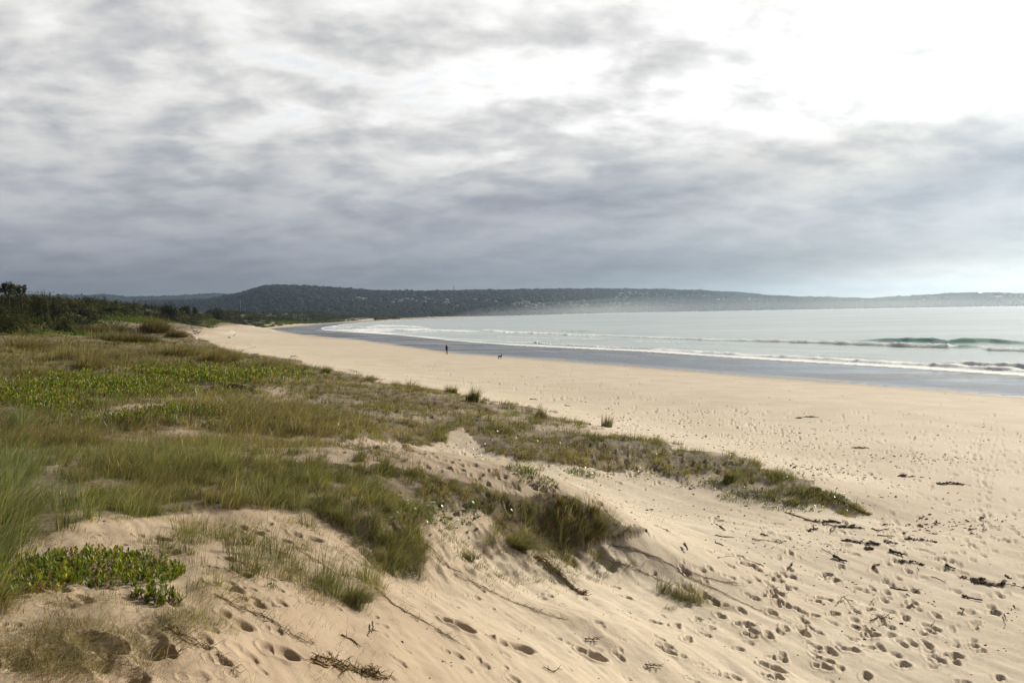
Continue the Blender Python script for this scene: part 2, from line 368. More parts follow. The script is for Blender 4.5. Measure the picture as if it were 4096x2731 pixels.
# beach sand never below the sea, sea bed never above it
land = np.maximum(Z, 0.012 + 0.010 * np.clip(-mw, 0, 40))
land = np.where((-mw < 60) & (ms > 0), 0.02 + np.clip(-mw, 0, 60) * 0.0065, land)
tz = sstep(0, 14, -ms)
land = np.where((ms <= 0) & (ms > -14), (0.02 + 0.0065 * np.clip(-mw, 0, 60)) * (1 - tz) + np.maximum(Z, 0.1) * tz, land)
Z = np.where(mw > 0, -0.05 - 0.03 * np.clip(mw, 0, 60), land)
Z = np.where((GR > 3300) & (mw <= 0), np.clip(Z, 1.5, 8), Z)

Zs = Z.copy()
# ---- footprints pressed into the sand
def stamp(x, y, a, b, d, ang, kind=0):
    r = math.hypot(x, y); th = math.atan2(x, y); R = 2.4 * a
    if r < 3.6: return
    j0, j1 = np.searchsorted(rs, [r - R, r + R]); i0, i1 = np.searchsorted(ths, [th - R / r, th + R / r])
    if j1 <= j0 or i1 <= i0: return
    sl = (slice(j0, j1), slice(i0, i1)); ux = GX[sl] - x; uy = GY[sl] - y
    c, s_ = math.cos(ang), math.sin(ang); u = ux * c + uy * s_; v = -ux * s_ + uy * c
    wob = 1 + 0.35 * (vnoise(GX[sl] / 0.09, GY[sl] / 0.09, 77) - 0.5)
    vv = v - 0.12 * b * np.sin(u / a * 2)
    q = np.minimum(np.hypot((u - .32 * a) / (.70 * a), vv / b), np.hypot((u + .62 * a) / (.40 * a), vv / (.78 * b))) * wob
    Z[sl] += -d * (1 - sstep(0.62, 1.10, q)) * (1 + 0.35 * np.sin(u / a * 3.2)) + 0.32 * d * np.exp(-((q - 1.4) / 0.26) ** 2)
def ground_px(X, Y):
    """ray against the terrain grid"""
    d = ray(X, Y); hd = math.hypot(d[0], d[1]); th = math.atan2(d[0], d[1])
    i = int(np.clip(np.searchsorted(ths, th), 1, len(ths) - 1)); prof = Zs[:, i]
    hz = H + d[2] / hd * rs; b = np.nonzero((hz < prof) & (rs > 3.4))[0]
    if not len(b): return None
    j = b[0]; g0 = hz[j - 1] - prof[j - 1]; g1 = prof[j] - hz[j]; t = g0 / (g0 + g1 + 1e-9)
    r = rs[j - 1] + t * (rs[j] - rs[j - 1]); return r * math.sin(th), r * math.cos(th)
FP = [(1830,2500,.20),(1990,2560,.12),(2060,2590,.22),(2360,2620,.20),(2460,2350,.11),(2500,2390,.12),(2500,2445,.10),(900,2350,.15),(960,2290,.12),(2980,2495,.17),(3000,2540,.12),(3090,2670,.20),
      (3400,2600,.17),(3610,2660,.17),(3300,2640,.15),(3290,2665,.14),(3250,2460,.15),(3335,2455,.15),(3165,2350,.13),(3160,2310,.14),(3300,2300,.20),(3340,2320,.14),(3490,2540,.17),(3480,2590,.14),
      (3300,2395,.16),(3260,2405,.13),(3110,2320,.14),(2950,2225,.17),(3010,2250,.2),(2990,2260,.18),(2850,2070,.15),(2870,2085,.16),(2560,2105,.16),(2640,2110,.18),(2300,2055,.16),(2380,1975,.15),(1840,1880,.12),(2160,1955,.14),
      (3560,2130,.14),(3760,2235,.16),(4010,2160,.15),(4050,2165,.15),(3880,2180,.14),(1230,2150,.2),(1000,2120,.18),(1080,2200,.17),(850,2150,.16),(600,2150,.15),(1120,2160,.15),(940,2480,.14),(560,2600,.2),(380,2580,.18),(230,2620,.14),(1120,2610,.15),(460,2690,.2)]
for X, Y, a in FP:
    g = ground_px(X, Y)
    if g: stamp(g[0], g[1], a, a * 0.55, a * (0.44 if X > 1300 else .30), random.uniform(-0.5, 0.6))
def track(p0, p1, step=0.62, wid=0.12, dep=0.04):
    a0, a1 = ground_px(*p0), ground_px(*p1)
    if not a0 or not a1: return
    L = math.dist(a0, a1); ang = math.atan2(a1[1] - a0[1], a1[0] - a0[0]); nn = int(L / step)
    for k_ in range(nn):
        t = (k_ + random.uniform(-.1, .1)) / max(nn, 1); sd_ = (-1) ** k_ * wid
        x = a0[0] + (a1[0] - a0[0]) * t - math.sin(ang) * sd_; y = a0[1] + (a1[1] - a0[1]) * t + math.cos(ang) * sd_
        stamp(x, y, random.uniform(.14, .18), random.uniform(.07, .09), random.uniform(.6, 1.1) * dep, ang + random.uniform(-.2, .2))
for t_ in [((2900,2260),(3700,2690)),((3050,2330),(3420,2660)),((3900,1780),(3960,2250)),((4000,1740),(3850,2300)),((3200,1820),(4090,2140)),((2700,1700),(4090,1900)),((2400,1650),(3800,1760)),
           ((3500,2080),(4090,2420)),((2300,1600),(4090,1850)),((1200,1400),(2300,1600)),((1100,1385),(2300,1560)),((2300,1560),(3600,1700)),((3560,2080),(3700,2690)),((4060,2300),(3650,2700)),((1700,1720),(1900,1830))]:
    track(*t_)
for _ in range(26):
    Xa = random.uniform(2300, 3900); Ya = random.uniform(1640, 2150) if Xa > 2900 else random.uniform(1600, 1740); track((Xa, Ya), (min(4300, Xa + random.uniform(250, 900)), Ya + random.uniform(-20, 150)), dep=.055)
for _ in range(9):
    Xa = random.uniform(2700, 3700); track((Xa, random.uniform(2200, 2400)), (Xa + random.uniform(-100, 500), random.uniform(2550, 2725)), dep=.06)
def scatter(n, X0_, X1_, Y0_, Y1_, amin, amax, dk=0.42):
    for _ in range(n):
        g = ground_px(random.uniform(X0_, X1_), random.uniform(Y0_, Y1_))
        if g:
            a = random.uniform(amin, amax); stamp(g[0], g[1], a, a * random.uniform(.4, .7), a * dk * random.uniform(.4, 1), random.gauss(0.2, .7))
scatter(60, 2600, 4096, 2080, 2731, .07, .17)
scatter(30, 3000, 4096, 2350, 2731, .11, .17, .42)
scatter(110, 2900, 4096, 1800, 2150, .05, .14)
scatter(520, 2300, 4096, 1640, 1900, .12, .22, .34)
scatter(600, 1200, 2600, 1440, 1720, .14, .26, .30)
scatter(70, 1500, 2900, 2300, 2731, .05, .12, .25)
scatter(80, 0, 1400, 2080, 2731, .06, .14, .28)
scatter(60, 1700, 2700, 1800, 2080, .08, .15)
scatter(40, 1300, 2400, 1780, 1950, .08, .15)

XG, YG = proj(PX_, PY_, Z)
# rings + centre
nT = len(ths) - 1
V = np.stack([GX[:, :nT], GY[:, :nT], Z[:, :nT]], -1).reshape(-1, 3)
nR = len(rs)
idx = np.arange(nR * nT).reshape(nR, nT); nx = np.roll(idx, -1, 1)
quads = np.stack([idx[:-1], nx[:-1], nx[1:], idx[1:]], -1).reshape(-1, 4)[:, ::-1]
Vc = np.vstack([V, [[0, 0, float(Z[0].mean())]]]); cidx = len(V)
tri = np.stack([idx[0], nx[0], np.full(nT, cidx)], -1)
wob = (fbm(GX / 6, GY / 6, 3, 50) - .5) * np.clip(5 - GR * 0.01, 1.0, 5) * 1.2
wet = sstep(-1.2, 1.2, ms + wob * 0.6) * (mw < 4)
fw_ = np.clip((Y0 - 1262) * .022, .8, 6)
film = np.exp(-((ms + wob * .6 - fw_) / fw_) ** 2) * .6 * (mw < 4) + (mw < 4) * (ms > 0) * sstep(.56, .68, fbm(X0 / 120, ms / 3.2, 3, 51)) * (1 - sstep(5, 60, -mw)) * .45
film = np.clip(film, 0, 1)
damp = np.exp(-np.clip(-ms, 0, 999) / np.clip(12 - GR * .01, 3, 12))
scrubm = ((GR > .97 * np.interp(X0, [-900, 0, 300, 600, 790, 1000, 1300, 1700, 2100], [120, 150, 220, 330, 430, 680, 1150, 2300, 2900])) & (X0 < 1700) & (YG < 1345) & (mw < 0)) | ((YG < np.interp(X0, [1100, 1300, 1700, 2048, 4096], [1289, 1281, 1266, 1257, 1210])) & (GR > 700) & (mw < 0))
a_ = lambda q: np.append(q[:, :nT].ravel(), 0.)

m_ground, t, out = material('dune_sand')
p = t.new('ShaderNodeBsdfPrincipled')
pos = t.new('ShaderNodeNewGeometry').outputs['Position']
n1 = t.noise(pos, 0.35, 5); n2 = t.noise(pos, 7.0, 5, 0.6); n3 = t.noise(pos, 90.0, 3, 0.6); n4 = t.noise(pos, 2.2, 5, 0.6)
sand = t.mix(t.ss(n1, .3, .7), (.53, .435, .315), (.61, .52, .39))
sand = t.mix(t.ss(n2, .35, .75, 0, .45), sand, (.42, .32, .225))
sand = t.mix(t.ss(n3, .55, .80, 0, .45), sand, (.32, .24, .165))
sand = t.mix(t.ss(t.attr('damp'), .25, 1.0, 0, .75), sand, (.40, .31, .215))
sx, sy, sz = t.sep(pos)
dune = t.mix(t.ss(n4, .3, .7), (.385, .290, .195), (.315, .228, .146))
sand = t.mix(t.ss(sz, 2.2, 4.4, 0, .92), sand, dune)
litter = t.mix(t.ss(n2, .35, .65), (.085, .062, .034), (.20, .145, .08))
vg = t.m('MULTIPLY', t.attr('veg'), t.ss(t.m('ADD', n4, t.m('MULTIPLY', n2, .5)), .45, .75, .55, 1.0))
c = t.mix(vg, sand, litter)
c = t.mix(t.attr('scrub'), c, t.mix(n4, (.022, .027, .012), (.045, .052, .022)))
streak = t.noise(t.vm('MULTIPLY', pos, (0.02, 0.10, 0.0)), 1.0, 5, .6, .6)
wetc = t.mix(t.ss(streak, .35, .65), (.050, .042, .036), (.095, .078, .065))
c = t.mix(t.attr('wet'), c, wetc)
c = t.mix(t.attr('film'), c, (.46, .45, .42))
t.put(p.inputs['Base Color'], c)
rw = t.mix(t.ss(streak, .40, .62), (.10, .10, .10), (.30, .30, .30))
rough = t.mix(t.attr('wet'), (.9, .9, .9), rw); t.put(p.inputs['Roughness'], rough)
p.inputs['Specular IOR Level'].default_value = 0.5
bmp = t.new('ShaderNodeBump'); bmp.inputs['Distance'].default_value = 0.012
hh = t.m('ADD', t.m('MULTIPLY', n3, .5), t.noise(pos, 22.0, 4, .6))
t.put(bmp.inputs['Height'], hh); t.put(bmp.inputs['Strength'], t.m('SUBTRACT', .75, t.m('MULTIPLY', t.attr('wet'), .72)))
t.l.new(bmp.outputs[0], p.inputs['Normal']); t.l.new(p.outputs[0], out.inputs[0])
ground = mesh_np('sand_ground', Vc, [quads, tri], m_ground, smooth=True, attrs=dict(film=a_(film), wet=a_(wet), damp=a_(damp), veg=a_(VD), scrub=a_(scrubm * 1.0)))
tag(ground, kind='structure')

def ground_z(x, y):
    th = np.arctan2(x, y); lr = np.log(np.maximum(np.hypot(x, y), 0.7))
    i = np.clip(np.searchsorted(ths, th) - 1, 0, len(ths) - 2); j = np.clip(np.searchsorted(lrs, lr) - 1, 0, len(lrs) - 2)
    u = np.clip((th - ths[i]) / (ths[i + 1] - ths[i]), 0, 1); v = np.clip((lr - lrs[j]) / (lrs[j + 1] - lrs[j]), 0, 1)
    return (Z[j, i] * (1 - u) + Z[j, i + 1] * u) * (1 - v) + (Z[j + 1, i] * (1 - u) + Z[j + 1, i + 1] * u) * v
def at_ground(X, Y):
    g = ground_px(X, Y)
    if g is None: return None
    return g[0], g[1], float(ground_z(np.array(g[0]), np.array(g[1])))

# ------------------------------------------------------------------ sea
tw = np.concatenate([np.linspace(-0.60, -0.50, 20)[:-1], np.linspace(-0.36, 0.60, 1250), np.linspace(0.60, 1.35, 130)[1:]])
rw_ = [42.0]
while rw_[-1] < 9000:
    r = rw_[-1]; rw_.append(r + min(0.22 * r * r / 6068 if r < 420 else 0.5 * r * r / 6068, 0.02 * r))
rw_ = np.array(rw_); tw = tw[19:]
WT, WR = np.meshgrid(tw, rw_); WX = WR * np.sin(WT); WY = WR * np.cos(WT)
tc = np.clip(WT, -TH_LIM, TH_LIM); wpx, wpy = proj(WR * np.sin(tc), WR * np.cos(tc), 0.0)
mW = margin(wpx, wpy, WLx, WLy, WUx, WUy)
pm = WR * WR / (H * F)                                       # metres per photo pixel in range
depth = sstep(0, 25, mW)
WZ = (fbm(WX / 5, WY / 3, 3, 60) - .5) * 0.16 * depth
swell = np.sin((WY * 0.9 + WX * 0.35 + 6 * (fbm(WX / 90, WY / 60, 2, 61) - .5) * 6) / 6.5)
WZ += swell * 0.05 * depth * (1 - sstep(500, 900, WR))
foam = np.zeros_like(WZ); green = np.zeros_like(WZ); brown = np.zeros_like(WZ)
nz1 = fbm(WX / 1.6, WY / 1.6, 4, 62); nz2 = fbm(WX / 7, WY / 7, 3, 63)
def wave(pts, h, foam_amt, trail=8, lo=None, hi=None, g=1.0, front=1.2, back=3.5, rough=.5, crest_foam=1.0, bn=0.0):
    """pts: crest foot line in photo pixels on the sea plane"""
    global WZ, foam, green, brown
    xs = [q[0] for q in pts]; ys = [q[1] for q in pts]; hs = [q[2] if len(q) > 2 else 1 for q in pts]
    yc = np.interp(wpx, xs, ys); am = np.interp(wpx, xs, hs, left=0, right=0)
    yc = yc + (fbm(WX / 9, WY / 9, 3, 64) - .5) * 3.0
    dpx = wpx * 0 + (yc - wpy)                                # + seaward, in pixels
    dm = np.clip(dpx * pm, -200, 200)                         # metres
    lump = 1 + rough * (nz1 - .5) * 1.6
    prof = np.where(dm < 0, np.exp(-(dm / front) ** 2), np.exp(-(dm / back) ** 2))
    WZ = WZ + h * am * prof * lump
    face = np.exp(-((dm + front * .35) / (front * 1.1)) ** 2) * am
    green = np.maximum(green, face * g)
    brown = np.maximum(brown, face * bn)
    cf = np.where(dm < 0, np.exp(-(dm / (front * .9)) ** 2), np.exp(-(dm / (back * 1.1)) ** 2))
    foam = np.maximum(foam, crest_foam * foam_amt * am * cf * (0.75 + .6 * nz1))
    if trail:
        tr = sstep(0, 0.5, dpx) * np.exp(-np.clip(dpx, 0, 99) / trail)
        foam = np.maximum(foam, foam_amt * am * tr * (0.35 + 1.0 * nz2) * .9)
# outer white breaker, the long line
wave([(1900,1318,0),(1950,1325,.9),(2048,1332,1),(2300,1342,.8),(2560,1352,.8),(2900,1363,.8),(3072,1369,1),(3400,1380,1.1),(3600,1387,1.2),(3790,1392,1.2),(3830,1392,0)], .60, 1.35, trail=10, g=.4, front=1.1, back=4.6)
wave([(3800,1391,0),(3840,1392,1),(3900,1391,.8),(3960,1394,0)], .6, .0, trail=0, g=1, front=1.6, back=3)
wave([(3925,1398,0),(3960,1404,1),(4096,1409,1),(4600,1425,1)], .5, 1.3, trail=10, g=.5, front=1.0, back=4.4)
# unbroken green wave
wave([(3380,1362,0),(3500,1367,.7),(3620,1369,1),(3730,1372,1.0),(3790,1378,.75),(3850,1376,1.05),(3960,1374,.9),(4096,1378,.5),(4500,1390,.2)], 1.0, .0, trail=0, g=1.35, front=2.0, back=5.0, rough=.1)
wave([(3700,1384,0),(3740,1385,1),(3900,1386,.8),(4096,1390,0)], .05, .75, trail=5, g=0)
wave([(2190,1325,0),(2240,1326,.8),(2330,1327,1),(2400,1328,0)], .45, .0, trail=0, g=1.1, front=1.6, back=4, rough=.1)
wave([(1800,1307,0),(1830,1308,1),(1880,1309,0)], .7, .5, trail=2, g=.8, front=1.6, back=4, rough=.1)
wave([(2330,1349,0),(2360,1351,1),(2400,1353,0)], .3, .9, trail=0, g=.2)
wave([(1700,1337,0),(1850,1340,.8),(2200,1349,.6),(2260,1350,0)], .22, .35, trail=3, g=.7)
wave([(2700,1372,0),(2800,1376,.5),(3000,1384,.5),(3300,1395,.5),(3500,1402,0)], .16, .0, trail=0, g=.5)
wave([(3000,1400,0),(3100,1404,.5),(3400,1416,.5),(3700,1428,0)], .14, .0, trail=0, g=.5)
for (xa, xb, ya, s_, h_) in [(1560,2100,1319,.9,.25),(1900,2600,1345,.75,.2),(2500,3000,1364,.7,.15),(1450,1900,1326,.9,.2),(1500,1750,1296,.8,.3),(1700,2050,1292,.5,.15),(2100,2500,1362,.6,.15),(3200,3700,1424,.5,.12),(2700,3100,1392,.5,.12)]:
    wave([(xa, ya, 0), (xa + 50, ya + 1.5, 1), ((xa + xb) / 2, ya + (xb - xa) * .018, .8), (xb, ya + (xb - xa) * .036, 0)], h_, s_, trail=3, g=.4, rough=1)
# shore break
wave([(1300,1316,.3),(1380,1322,1),(1500,1332,1),(1700,1349,.8),(1900,1362,.6),(2048,1371,.7),(2150,1375,1)], .40, 1.25, trail=9, g=.3, front=1.0, back=3.4, rough=1, bn=.6)
wave([(2120,1372,0),(2160,1376,1),(2330,1385,1),(2450,1391,.9),(2650,1397,.7),(2700,1399,0)], .42, .8, trail=5, g=.4, front=.9, back=2.0, rough=1, bn=.9)
wave([(2560,1396,0),(2640,1401,.8),(2800,1412,1),(3072,1429,1),(3300,1441,1),(3600,1457,1),(4096,1488,1),(4600,1520,1)], .34, 1.35, trail=15, g=.3, front=.9, back=3.2, rough=1.2, bn=.3)
wave([(3560,1446,0),(3700,1455,.5),(3900,1470,1),(4096,1480,1.3),(4600,1505,1.3)], .5, .0, trail=0, g=.1, front=.8, back=2.4, rough=.6, bn=1.0)
# swash foam by the waterline and broken water in the bight
foam = np.maximum(foam, (1 - sstep(0, np.clip(14 + (wpx - 2500) * .012, 6, 28) * sstep(1262, 1330, wpy) + .6, mW)) * (mW > -1) * (.55 + .6 * nz2) * 1.0)
bight = np.exp(-(((wpx - 1560) / 330) ** 2 + ((wpy - 1316 - (wpx - 1560) * .03) / 13) ** 2) ** 1.3)
foam = np.maximum(foam, bight * (.05 + .95 * sstep(.38, .66, fbm((wpx) / 55, wpy / 2.2, 4, 66))))
for (xa, xb, ya, s) in [(1480,1760,1300,.9),(1540,2000,1312,.9),(1400,1640,1318,.8),(1750,2500,1334,.5),(2000,3000,1346,.35)]:
    foam = np.maximum(foam, s * np.exp(-((wpy - ya - (wpx - xa) * .035) / 3.0) ** 2) * sstep(xa - 40, xa + 60, wpx) * (1 - sstep(xb - 120, xb, wpx)) * (.5 + nz2))
for (xa, ya, ln, hh) in [(1430,1325,60,.5),(1490,1326,50,.6),(1640,1306,60,.6),(1600,1300,60,.4)]:
    wave([(xa - ln, ya - 1, 0), (xa, ya, 1), (xa + ln, ya + 1.5, 0)], hh, .9, trail=2, g=.2, bn=.7, rough=1)
WZ = WZ * sstep(-2, 14, mW) - 0.0 
WZ = np.where(mW < -1.5, -0.02, WZ)
keep = (mW > -2.5)
kk = keep[:-1, :-1] | keep[1:, :-1] | keep[:-1, 1:] | keep[1:, 1:]
wi = np.arange(WZ.size).reshape(WZ.shape)
wq = np.stack([wi[:-1, :-1], wi[1:, :-1], wi[1:, 1:], wi[:-1, 1:]], -1)[kk]
used = np.zeros(WZ.size, bool); used[wq.ravel()] = True; remap = np.cumsum(used) - 1
Vw = np.stack([WX, WY, WZ], -1).reshape(-1, 3)[used]; wq = remap[wq]
m_sea, t, out = material('sea_water')
p = t.new('ShaderNodeBsdfPrincipled')
pos = t.new('ShaderNodeNewGeometry').outputs['Position']
nn = t.noise(t.vm('MULTIPLY', pos, (1, 1.0, 1)), .9, 5, .6); nf = t.noise(pos, 2.6, 5, .65); nl = t.noise(t.vm('MULTIPLY', pos, (.008, .02, 1)), 1.0, 4, .6)
base = t.mix(t.ss(nl, .35, .65), (.44, .505, .485), (.54, .585, .56))
base = t.mix(t.m('MINIMUM', t.attr('green'), 1.0), base, (.035, .205, .135))
base = t.mix(t.m('MINIMUM', t.attr('brown'), .8), base, (.10, .085, .06))
fm = t.ss(t.m('ADD', t.attr('foam'), t.m('MULTIPLY', t.m('SUBTRACT', nf, .5), .9)), .42, .68)
c = t.mix(fm, base, (.86, .86, .84)); t.put(p.inputs['Base Color'], c)
t.put(p.inputs['Roughness'], t.mix(fm, (.22, .22, .22), (.9, .9, .9)))
p.inputs['IOR'].default_value = 1.33
bmp = t.new('ShaderNodeBump'); bmp.inputs['Distance'].default_value = .16; bmp.inputs['Strength'].default_value = .55
t.put(bmp.inputs['Height'], t.m('ADD', nn, t.m('MULTIPLY', nf, .25))); t.l.new(bmp.outputs[0], p.inputs['Normal'])
t.l.new(p.outputs[0], out.inputs[0])
uu = lambda q: q.ravel()[used]
sea = mesh_np('sea_water', Vw, wq, m_sea, smooth=True, attrs=dict(foam=uu(foam), green=uu(green), brown=uu(brown)))
tag(sea, kind='structure')

# ------------------------------------------------------------------ far hills
def hill(name, pts, D, front, base_r=None, seed=0, tree=6.0):
    """pts: skyline in photo pixels; D(X): distance of the ridge; front: depth of the slope towards the viewer"""
    xs = np.array([q[0] for q in pts], float); ys = np.array([q[1] for q in pts], float)
    XX = np.linspace(xs[0], xs[-1], 700); YY = np.interp(XX, xs, ys); DD = np.interp(XX, D[0], D[1])
    x, y, z = at_d(XX, YY, DD); th = np.arctan2(x, y); z = z - tree
    ff = np.interp(XX, front[0], front[1])
    s = np.concatenate([np.linspace(0, 1, 46), np.linspace(1, 2, 12)[1:]])
    S, T = np.meshgrid(s, th); Rr = np.where(S <= 1, (DD - ff)[:, None] + S * ff[:, None], DD[:, None] + (S - 1) * 1200)
    gx = Rr * np.sin(T); gy = Rr * np.cos(T)
    up = np.where(S <= 1, np.sin(np.clip(S, 0, 1) * math.pi / 2) ** 1.15, np.cos((np.clip(S, 1, 2) - 1) * math.pi / 2))
    gul = (fbm(gx / 260, gy / 260, 4, seed + 70) - .5) * np.sin(np.clip(S, 0, 1) * math.pi) * 26 * (z[:, None] / 70)
    zz = up * (z[:, None] - 1.0) + 1.0 + gul
    return dict(x=gx, y=gy, z=zz, th=th, R=Rr, D=DD, ff=ff, XX=XX)
def hill_mesh(name, hd, mat):
    Vv = np.stack([hd['x'], hd['y'], hd['z']], -1); a, b = Vv.shape[:2]; ii = np.arange(a * b).reshape(a, b)
    q = np.stack([ii[:-1, :-1], ii[:-1, 1:], ii[1:, 1:], ii[1:, :-1]], -1).reshape(-1, 4)
    o = mesh_np(name, Vv.reshape(-1, 3), q, mat, smooth=True); tag(o, kind='structure'); return o
m_hill = simple_mat('hill_soil', (.012, .017, .011), .95, .3, .02, .1)
SKY_A = [(560,1206),(700,1202),(830,1198),(930,1180),(1000,1163),(1040,1150),(1070,1144),(1110,1143),(1180,1145),(1250,1151),(1400,1159),(1500,1167),(1600,1170),(1700,1168),(1800,1165),(1950,1164),(2048,1163),(2150,1160),(2300,1157),(2400,1156),(2500,1156),(2650,1158),(2800,1163),(2950,1171),(3072,1182),(3200,1188),(3350,1192),(3480,1196),(3580,1188),(3700,1183),(3800,1176),(3900,1174),(3990,1173),(4096,1178),(4400,1172),(5000,1190),(5600,1215)]
hA = hill('hills', SKY_A, ([560,1100,2048,2600,3072,4096,5600],[4300,3900,3900,5000,5000,4100,3800]), ([560,1100,2048,2560,3072,4096,5600],[1500,1500,1300,600,900,780,700]), seed=0, tree=7)
hill_mesh('hills', hA, m_hill)
SKY_B = [(-1600,1180),(-600,1190),(0,1184),(80,1176),(150,1180),(240,1184),(330,1182),(420,1179),(500,1187),(600,1186),(700,1184),(800,1179),(870,1174),(930,1178),(1000,1176),(1100,1180),(1250,1190)]
SKY_B = [(a, b + 2 if a < 500 else b + 2) for a, b in SKY_B]
hB = hill('far_range', SKY_B, ([-1600,1300],[6800,7000]), ([-1600,1300],[1800,1800]), seed=5, tree=7)
o = hill_mesh('hills', hB, m_hill)

# ------------------------------------------------------------------ haze
def box(name, lo, hi, mat):
    v = np.array([(x, y, z) for z in (lo[2], hi[2]) for y in (lo[1], hi[1]) for x in (lo[0], hi[0])], float)
    f = np.array([(0,2,3,1),(4,5,7,6),(0,1,5,4),(2,6,7,3),(0,4,6,2),(1,3,7,5)])
    return mesh_np(name, v, f, mat)
m_haze, t, out = material('haze')
pv = t.new('ShaderNodeVolumePrincipled'); pv.inputs['Color'].default_value = (.62, .81, 1.0, 1)
HAZE_DENS = 6.5e-5
pv.inputs['Density'].default_value = HAZE_DENS; pv.inputs['Anisotropy'].default_value = .72
t.l.new(pv.outputs[0], out.inputs['Volume'])
hz = box('haze', (-9700, -9700, -4.5), (9700, 9700, 260), m_haze); tag(hz, kind='stuff')
# ------------------------------------------------------------------ plants
def leaf_mat(name, rough=.45, trans=.45, spec=.35, tint=(1, 1, 1)):
    m, t, out = material(name)
    col = t.attr('Col', 'Color')
    pos = t.new('ShaderNodeNewGeometry').outputs['Position']
    nv = t.noise(pos, 3.0, 3)
    col = t.mix(1.0, col, t.mix(t.ss(nv, .3, .7), (.82, .82, .82), (1.15, 1.12, 1.05)), 'MULTIPLY')
    p = t.new('ShaderNodeBsdfPrincipled'); t.put(p.inputs['Base Color'], col); p.inputs['Roughness'].default_value = rough
    p.inputs['Specular IOR Level'].default_value = spec
    tr = t.new('ShaderNodeBsdfTranslucent'); t.put(tr.inputs[0], t.mix(1.0, col, (1.12, 1.14, .62), 'MULTIPLY'))
    mx = t.new('ShaderNodeMixShader'); mx.inputs[0].default_value = trans
    t.l.new(p.outputs[0], mx.inputs[1]); t.l.new(tr.outputs[0], mx.inputs[2]); t.l.new(mx.outputs[0], out.inputs[0]); return m
M_grass = leaf_mat('grass_blade', .38, .45, .45)
M_leaf = leaf_mat('fleshy_leaf', .42, .42, .28)
M_scrub = leaf_mat('scrub_leaf', .8, .2, .05)
M_bark = simple_mat('bark', (.09, .07, .05), .9, .3, 20)
M_straw = leaf_mat('dry_stem', .7, .15, .2)

def blades(x, y, z, h, wdt, lean, az, col, bend=1.0, tipcol=None, seg=3):
    """ribbons; all arrays of length n. lean = horizontal reach of the tip / height"""
    n = len(x); ts = np.linspace(0, 1, seg + 1)
    dxy = np.stack([np.sin(az), np.cos(az)], -1)
    pa = rng.uniform(0, 2 * math.pi, n); side = np.stack([np.cos(pa), np.sin(pa)], -1)
    V = np.zeros((n, 2 * seg + 1, 3)); C = np.zeros((n, 2 * seg + 1, 3))
    for k_, s in enumerate(ts):
        off = (s ** (1 + bend)) * (lean * h)[:, None] * dxy
        up = h * (s - 0.30 * np.minimum(lean, 2.2) * s ** 2.2)
        ww = (wdt * (1 - s) ** .8 * .5)[:, None] * side
        cc = col if tipcol is None else col * (1 - s) + tipcol * s
        cc = cc * (0.80 + .2 * s) if tipcol is None else cc
        if k_ < seg:
            for q, sg in ((0, -1), (1, 1)):
                V[:, 2 * k_ + q, 0] = x + off[:, 0] + sg * ww[:, 0]; V[:, 2 * k_ + q, 1] = y + off[:, 1] + sg * ww[:, 1]; V[:, 2 * k_ + q, 2] = z + up
                C[:, 2 * k_ + q] = cc
        else:
            V[:, 2 * seg, 0] = x + off[:, 0]; V[:, 2 * seg, 1] = y + off[:, 1]; V[:, 2 * seg, 2] = z + up; C[:, 2 * seg] = cc
    f = []
    for k_ in range(seg - 1): f += [(2 * k_, 2 * k_ + 1, 2 * k_ + 3), (2 * k_, 2 * k_ + 3, 2 * k_ + 2)]
    f.append((2 * seg - 2, 2 * seg - 1, 2 * seg)); f = np.array(f)
    Fc = (np.arange(n)[:, None, None] * (2 * seg + 1) + f[None]).reshape(-1, 3)
    return V.reshape(-1, 3), Fc, C.reshape(-1, 3)

def merge(parts):
    Vs, Fs, Cs = [], [], []; o_ = 0
    for V_, F_, C_ in parts:
        Vs.append(V_); Fs.append(F_ + o_); Cs.append(C_); o_ += len(V_)
    return np.vstack(Vs), np.vstack(Fs), np.vstack(Cs)

PAL = dict(olive=(.118,.118,.030), straw=(.36,.305,.19), dry=(.21,.15,.07), dark=(.040,.054,.015), green=(.098,.142,.024), blue=(.19,.24,.14), lime=(.17,.20,.035), brown=(.090,.062,.036), yel=(.20,.18,.06))
for k_ in PAL: PAL[k_] = np.array(PAL[k_])
def pick(n, names, wts, jit=.18):
    i = rng.choice(len(names), n, p=np.array(wts) / sum(wts)); c = np.array([PAL[q] for q in names])[i]
    return c * rng.uniform(1 - jit, 1 + jit, (n, 1)) * rng.uniform(.93, 1.07, (n, 3))

def polar_pts(n, th0, th1, r0, r1, pw=2.0):
    th = rng.uniform(th0, th1, n); u = rng.uniform(0, 1, n)
    if pw == 1: r = r0 * (r1 / r0) ** u
    else: q = 1 - pw; r = (r0 ** q + u * (r1 ** q - r0 ** q)) ** (1 / q)
    return r * np.sin(th), r * np.cos(th), r

